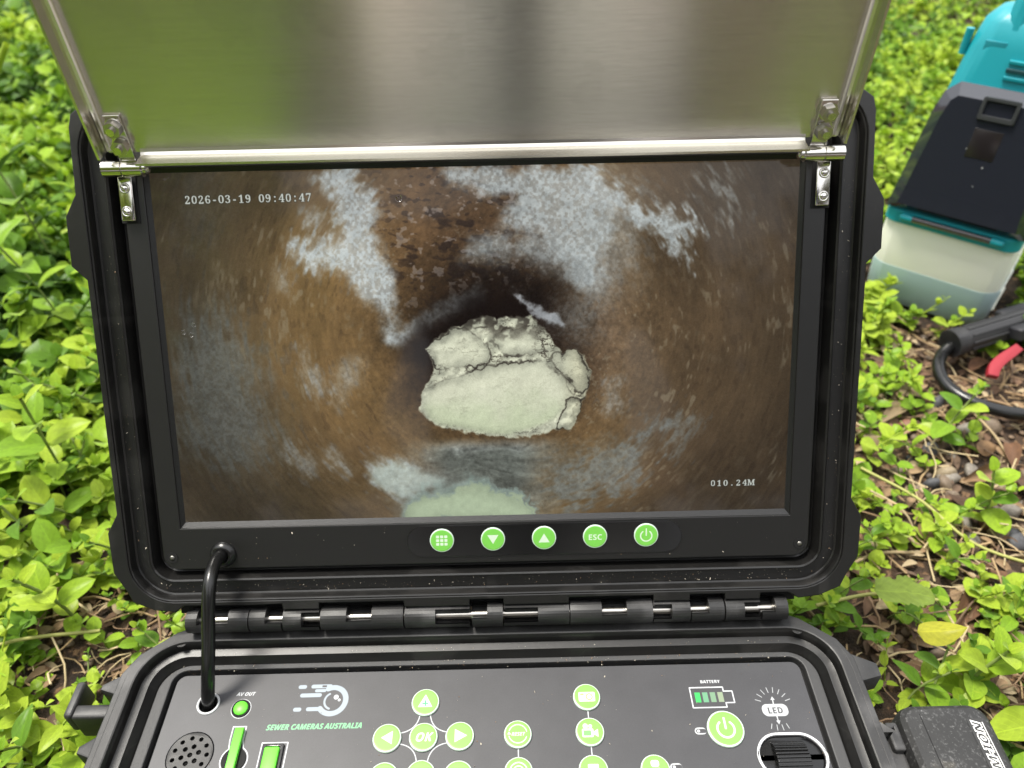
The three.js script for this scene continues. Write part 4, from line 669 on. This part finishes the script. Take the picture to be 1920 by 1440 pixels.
plant('tall dark leafed shoot behind the left of the sunshade', -.47, -.50, .20, 7, .032, 'oval', [1, 2, 4]);
plant('tall pale shoot standing in deep shade left of the sunshade', -.42, -.40, .16, 6, .030, 'pointed', [0, 1]);
// one blade of grass leaning across the shoots at the left of the shade
{ const gb = tube([[-.62, .05, -.60], [-.56, .13, -.56], [-.50, .20, -.55], [-.455, .255, -.55]], .0030, 20, 6).scale(1, 1, 1); tag(mesh('grass_blade', gb, leafMats[3], scene), 'single long grass blade slanting up beside the steel sunshade', 'grass'); }

/* ------------------------------------------------------------------ litter: dead leaves, twigs, pebbles */
{
  seed = 21;
  const brown = pixels(128, 128, (x, y) => { const n = fbm(x / 20, y / 20, 4), m = Math.abs(x - 64) < 2 ? 26 : 0; return [190 + 60 * (n - .5) + m, 186 + 60 * (n - .5) + m, 180 + 50 * (n - .5) + m]; });
  const deadCol = [lin(.22, .11, .055), lin(.33, .20, .10), lin(.14, .08, .05), lin(.40, .31, .18)], dead = deadCol.map((c) => std({ color: c, map: brown, roughness: .8, side: THREE.DoubleSide }));
  const curled = [leafGeo(.5, 4, 8, .35, .5, .8), leafGeo(.62, 4, 8, -.2, -.35, .7), leafGeo(.42, 4, 8, .5, .2, .9)];
  const labels = ['reddish brown dead leaf lying on the litter', 'tan dead leaf lying on the litter', 'dark brown dead leaf lying on the litter', 'straw coloured dead leaf lying on the litter'];
  let n = 0; const spots = [[.315, -.135], [.33, -.245], [.285, -.075], [.37, -.30], [.39, -.40], [-.36, .01], [-.39, -.08], [-.33, -.05], [-.30, .03]];
  for (let i = 0; n < 70 && i < 4000; i++) { const s = i < spots.length ? spots[i] : [rr(-.75, .75), rr(-.9, .12)], [x, z] = s; if (taken(x, z, .02)) continue; if (i >= spots.length && bare(x, z) < .30) continue; const c = (rnd() * 4) | 0, l = tag(mesh(numbered('dead_leaf'), curled[n % 3], dead[c], scene, [x, groundY(x, z) + rr(.006, .013), z], [rr(-.5, .3), rr(0, 6.3), rr(-.5, .5)]), labels[c], 'dead leaf', 'dead leaves on the soil'); l.scale.setScalar(rr(.016, .034)); n++; }
  const ragged = leafGeo(.62, 6, 24, .04, .10, .42); { const p = ragged.attributes.position; for (let i = 0; i < p.count; i++) { const s = (i % 7) / 3 - 1, row = (i / 7) | 0; if (Math.abs(s) > .9) p.setX(i, p.getX(i) * (.80 + .34 * hash(row, s > 0 ? 3 : 9))); p.setY(i, p.getY(i) + .05 * (noise(row * .4, s * 2 + 5) - .5)); } ragged.computeVertexNormals(); }
  const yl = tag(mesh('fallen_leaf', curled[1], leafMat(lin(.62, .58, .06)), scene, [.252, .056, -.034], [-.05, 1.50, .15]), 'fallen yellow leaf near the battery pack', 'leaf'); yl.scale.setScalar(.026);
  const nl = tag(mesh('notched_leaf', ragged, leafMat(lin(.30, .40, .07)), scene, [.240, .052, -.066], [-.10, 1.45, .05]), 'broad ragged dull green leaf beside the corner of the case', 'leaf'); nl.scale.setScalar(.037);
  // twigs
  const tw = [lin(.26, .17, .09), lin(.36, .27, .15), lin(.14, .09, .055)].map((c) => std({ color: c, roughness: .85 })), tl = ['thin brown twig lying on the litter', 'pale straw stem lying on the litter', 'dark thin twig lying on the litter'];
  for (let i = 0, k = 0; k < 75 && i < 3000; i++) { const x = rr(-.6, .7), z = rr(-.75, .10); if (taken(x, z, .035)) continue; if (bare(x, z) < .25) continue; const a = rr(0, 6.3), L = rr(.02, .065), c = (rnd() * 3) | 0, y = groundY(x, z); tag(mesh(numbered('twig'), tube([[0, 0, 0], [Math.cos(a) * L * .5, rr(.001, .008), Math.sin(a) * L * .5 + rr(-.006, .006)], [Math.cos(a) * L, rr(-.002, .006), Math.sin(a) * L]], rr(.0006, .0014), 8, 5), tw[c], scene, [x, y + .006, z]), tl[c], 'twig', 'twigs on the soil'); k++; }
  // runners creeping through the leaves
  for (const [lab, pts] of [['yellow-green runner crossing the bare soil', [[.29, .02, -.20], [.32, .022, -.165], [.345, .018, -.125], [.39, .018, -.10]]], ['long thin runner by the corner of the case', [[.21, .03, -.07], [.25, .034, -.075], [.29, .03, -.072]]], ['dry runner over the litter by the latch', [[-.40, .02, .0], [-.36, .03, -.03], [-.31, .032, -.055], [-.26, .02, -.07]]]]) tag(mesh(numbered('runner'), tube(pts, .0012, 20, 6), std({ color: lin(.34, .34, .10), roughness: .7 }), scene), lab, 'stem');
  // pebbles, the larger ones each on their own
  const shapes = []; for (let k = 0; k < 5; k++) { const g = new THREE.IcosahedronGeometry(1, 2), p = g.attributes.position, v = new THREE.Vector3(); for (let i = 0; i < p.count; i++) { v.fromBufferAttribute(p, i); const s = 1 + .28 * (noise(v.x * 1.7 + k * 9 + 20, v.y * 1.7 + v.z * 1.3 + 20) - .5) + .12 * (noise(v.z * 4 + 30, v.x * 4 + k + 30) - .5); v.multiplyScalar(s); p.setXYZ(i, v.x, v.y, v.z); } const w = mergeVertices((g.deleteAttribute('normal'), g.deleteAttribute('uv'), g)); w.computeVertexNormals(); shapes.push(metreUV(w.toNonIndexed())); }
  const stoneTex = pixels(256, 256, (x, y) => { const v = 200 + 60 * (fbm(x / 30, y / 30, 4, 8) - .5) + 40 * (hash(x, y) - .5); return [v, v, v]; });
  stoneTex.wrapS = stoneTex.wrapT = THREE.RepeatWrapping;
  const sc = [[lin(.26, .19, .13), 'brown'], [lin(.34, .30, .25), 'pale grey'], [lin(.11, .11, .12), 'dark slate'], [lin(.32, .15, .09), 'reddish'], [lin(.42, .33, .21), 'buff']].map(([c, w]) => [std({ color: c, map: stoneTex, roughness: .65 }), w]);
  for (let i = 0, k = 0; k < 80 && i < 6000; i++) { const x = .41 + rr(-.16, .16), z = -.17 + rr(-.13, .13); if (taken(x, z, .02) || bare(x, z) < .42) continue; const [m, w] = sc[(rnd() * 5) | 0], r = rr(.0035, .0095), p = tag(mesh(numbered('pebble'), shapes[k % 5], m, scene, [x, groundY(x, z) + r * .35, z], [rr(0, 6), rr(0, 6), rr(0, 6)]), `${w} rounded pebble on the bare soil`, 'pebble', `${w} pebbles`); p.scale.set(r * rr(.8, 1.3), r * rr(.6, .8), r); k++; }
  const chip = new THREE.InstancedMesh(shapes[1], sc[0][0], 1500), bits = new THREE.InstancedMesh(curled[2], std({ color: 0xffffff, roughness: .9, side: THREE.DoubleSide }), 5200), fib = new THREE.InstancedMesh(tube([[0, 0, 0], [.012, .002, .004], [.03, 0, 0]], .00055, 4, 4), std({ color: 0xffffff, roughness: .9 }), 3600), o = new THREE.Object3D();
  const fill = (im, s0, s1, lo, cols, lift) => { let k = 0; for (let i = 0; k < im.count && i < 90000; i++) { const x = rr(-1, 1.2), z = rr(-1.2, .5); if (taken(x, z, .004) || bare(x, z) < lo * rnd()) continue; const s = rr(s0, s1); o.position.set(x, groundY(x, z) + lift, z); o.rotation.set(rr(-.4, .4), rr(0, 6.3), rr(-.4, .4)); o.scale.set(s, s * .7, s); o.updateMatrix(); im.setMatrixAt(k, o.matrix); im.setColorAt(k, cols[(rnd() * cols.length) | 0]); k++; } im.castShadow = im.receiveShadow = true; scene.add(im); };
  chip.name = 'gravel'; fill(chip, .0012, .0036, .8, [lin(1, 1, 1), lin(.6, .6, .65), lin(1.3, 1.2, 1.1)], .002); tag(chip, 'fine gravel scattered over the bare soil', 'gravel', null, 'stuff');
  bits.name = 'leaf_litter'; fill(bits, .006, .018, .3, [lin(.17, .10, .06), lin(.27, .18, .10), lin(.11, .07, .045), lin(.36, .28, .17)], .004); tag(bits, 'brown crumbs of dead leaf over the soil', 'litter', null, 'stuff');
  fib.name = 'dry_fibres'; fill(fib, .5, 1.6, .3, [lin(.36, .25, .13), lin(.22, .14, .08), lin(.48, .38, .22)], .005); tag(fib, 'dry grass fibres and rootlets over the soil', 'litter', null, 'stuff');
}

/* ------------------------------------------------------------------ the person taking the picture, kneeling behind the lens (mirrored in steel and glass) */
function skin(bones, cell, smooth = .03) { // tapered capsules joined with a smooth minimum, meshed
  let lo = [9, 9, 9], hi = [-9, -9, -9]; for (const [a, ra, b, rb] of bones) for (const [p, r] of [[a, ra], [b, rb]]) for (let i = 0; i < 3; i++) { lo[i] = Math.min(lo[i], p[i] - r - 3 * cell); hi[i] = Math.max(hi[i], p[i] + r + 3 * cell); }
  const size = Math.max(hi[0] - lo[0], hi[1] - lo[1], hi[2] - lo[2]), n = Math.ceil(size / cell) + 2, c = [0, 1, 2].map((i) => (lo[i] + hi[i]) / 2), mc = new MarchingCubes(n, new THREE.MeshBasicMaterial(), false, false, 220000);
  mc.isolation = 0; const h = n / 2, F = mc.field;
  for (let k = 0; k < n; k++) for (let j = 0; j < n; j++) for (let i = 0; i < n; i++) {
    const x = c[0] + (i - h) / h * size / 2, y = c[1] + (j - h) / h * size / 2, z = c[2] + (k - h) / h * size / 2; let d = 9;
    for (const [a, ra, b, rb] of bones) { const ex = b[0] - a[0], ey = b[1] - a[1], ez = b[2] - a[2], wx = x - a[0], wy = y - a[1], wz = z - a[2], t = clamp((wx * ex + wy * ey + wz * ez) / (ex * ex + ey * ey + ez * ez + 1e-9)), q = Math.hypot(wx - ex * t, wy - ey * t, wz - ez * t) - mix(ra, rb, t), s = smooth, u = Math.max(s - Math.abs(d - q), 0) / s; d = Math.min(d, q) - u * u * s / 4; }
    F[k * n * n + j * n + i] = -d;
  }
  mc.update(); const cnt = mc.count, g = new THREE.BufferGeometry(); g.setAttribute('position', new THREE.BufferAttribute(mc.positionArray.slice(0, cnt * 3), 3));
  const p = g.attributes.position; for (let i = 0; i < p.count; i++) p.setXYZ(i, c[0] + p.getX(i) * size / 2, c[1] + p.getY(i) * size / 2, c[2] + p.getZ(i) * size / 2);
  const w = mergeVertices(g, 1e-5); w.computeVertexNormals(); return w.toNonIndexed();
}
{
  const P = thing('person', 'person kneeling behind the case in dark shirt and grey trousers with hands on thighs', 'person', [.04, 0, .40]);
  const torso = [[[0, .26, .40], .135, [0, .44, .30], .140], [[0, .44, .30], .140, [0, .60, .20], .150], [[-.17, .635, .17], .062, [.17, .635, .17], .062], [[-.08, .27, .40], .13, [.08, .27, .40], .13]];
  const arms = [], fore = [], legs = [], boots = [], hands = [];
  for (const s of [-1, 1]) {
    const sh = [s * .205, .625, .16], el = [s * .285, .395, .27], wr = [s * .150, .305, .155];
    arms.push([sh, .060, el, .047], [el, .047, [s * .225, .355, .218], .042]); fore.push([el, .043, wr, .029]);
    const hip = [s * .10, .25, .40], knee = [s * .105, .120, .05], ank = [s * .13, .075, .44]; legs.push([hip, .100, knee, .086], [[s * .105, .085, .06], .072, ank, .05]); boots.push([[s * .13, .07, .43], .05, [s * .12, .05, .56], .045], [[s * .12, .05, .56], .045, [s * .12, .035, .62], .035]);
    // hand resting on the thigh, fingers towards the knee
    const pl = [s * .132, .292, .095]; hands.push([wr, .026, pl, .027], [[s * .150, .288, .090], .021, [s * .114, .288, .090], .021]);
    for (let f = 0; f < 4; f++) { const x = s * (.105 + f * .0185), L = [.034, .038, .036, .028][f], y = .288 - Math.abs(f - 1.2) * .003; hands.push([[x, y, .080], .0098, [x + s * .001 * f, y - .003, .080 - L], .0090], [[x + s * .001 * f, y - .003, .080 - L], .0090, [x + s * .0015 * f, y - .020, .080 - L * 1.75], .0078]); }
    hands.push([[s * .108, .290, .112], .0125, [s * .086, .284, .090], .0105], [[s * .086, .284, .090], .0105, [s * .078, .276, .066], .0088]);
  }
  const neck = [[0, .66, .15], .055, [0, .74, .10], .052], head = [[[0, .83, .065], .088, [0, .78, .030], .066], [[0, .84, .10], .084, [0, .83, .05], .086], [[0, .735, .0], .034, [0, .77, .02], .052], [[0, .79, -.045], .013, [0, .765, -.062], .016], [[-.084, .80, .07], .016, [-.084, .775, .065], .013], [[.084, .80, .07], .016, [.084, .775, .065], .013], [[-.030, .805, -.030], .014, [.030, .805, -.030], .014], [[-.022, .742, -.036], .008, [.022, .742, -.036], .008]];
  const skinMat = std({ color: lin(.42, .26, .19), roughness: .55 }), shirt = std({ color: lin(.035, .035, .04), roughness: .9 }), trousers = std({ color: lin(.37, .365, .345), roughness: .95 }), hairM = std({ color: lin(.05, .035, .025), roughness: .7 }), bootM = std({ color: lin(.10, .07, .045), roughness: .7 });
  const thin = (l) => l.map(([a, ra, b, rb]) => [a, ra * .86, b, rb * .86]);
  const all = merge([skin([...thin(torso), ...thin(arms), ...fore, ...thin(legs), ...thin(boots), neck], .016), skin([neck, ...head], .006, .022), skin(hands.slice(0, hands.length / 2), .004, .006), skin(hands.slice(hands.length / 2), .004, .006)]);
  const body = mesh('body', metreUV(all), skinMat, P);
  mesh('shirt', metreUV(skin([...torso, ...arms], .014, .05)), shirt, P); mesh('trousers', metreUV(skin(legs, .014, .03)), trousers, P);
  for (const k of [0, 2]) mesh('boot', metreUV(skin(boots.slice(k, k + 2), .010)), bootM, P);
  mesh('hair', metreUV(skin([[[0, .862, .10], .086, [0, .875, .055], .084], [[0, .82, .14], .076, [0, .85, .11], .08]], .009)), hairM, P);
  for (const s of [-1, 1]) mesh('eye', new THREE.SphereGeometry(.011, 14, 10), std({ color: lin(.5, .48, .46), roughness: .2 }), P, [s * .031, .797, -.036]);
}
renderer.render(scene, camera);
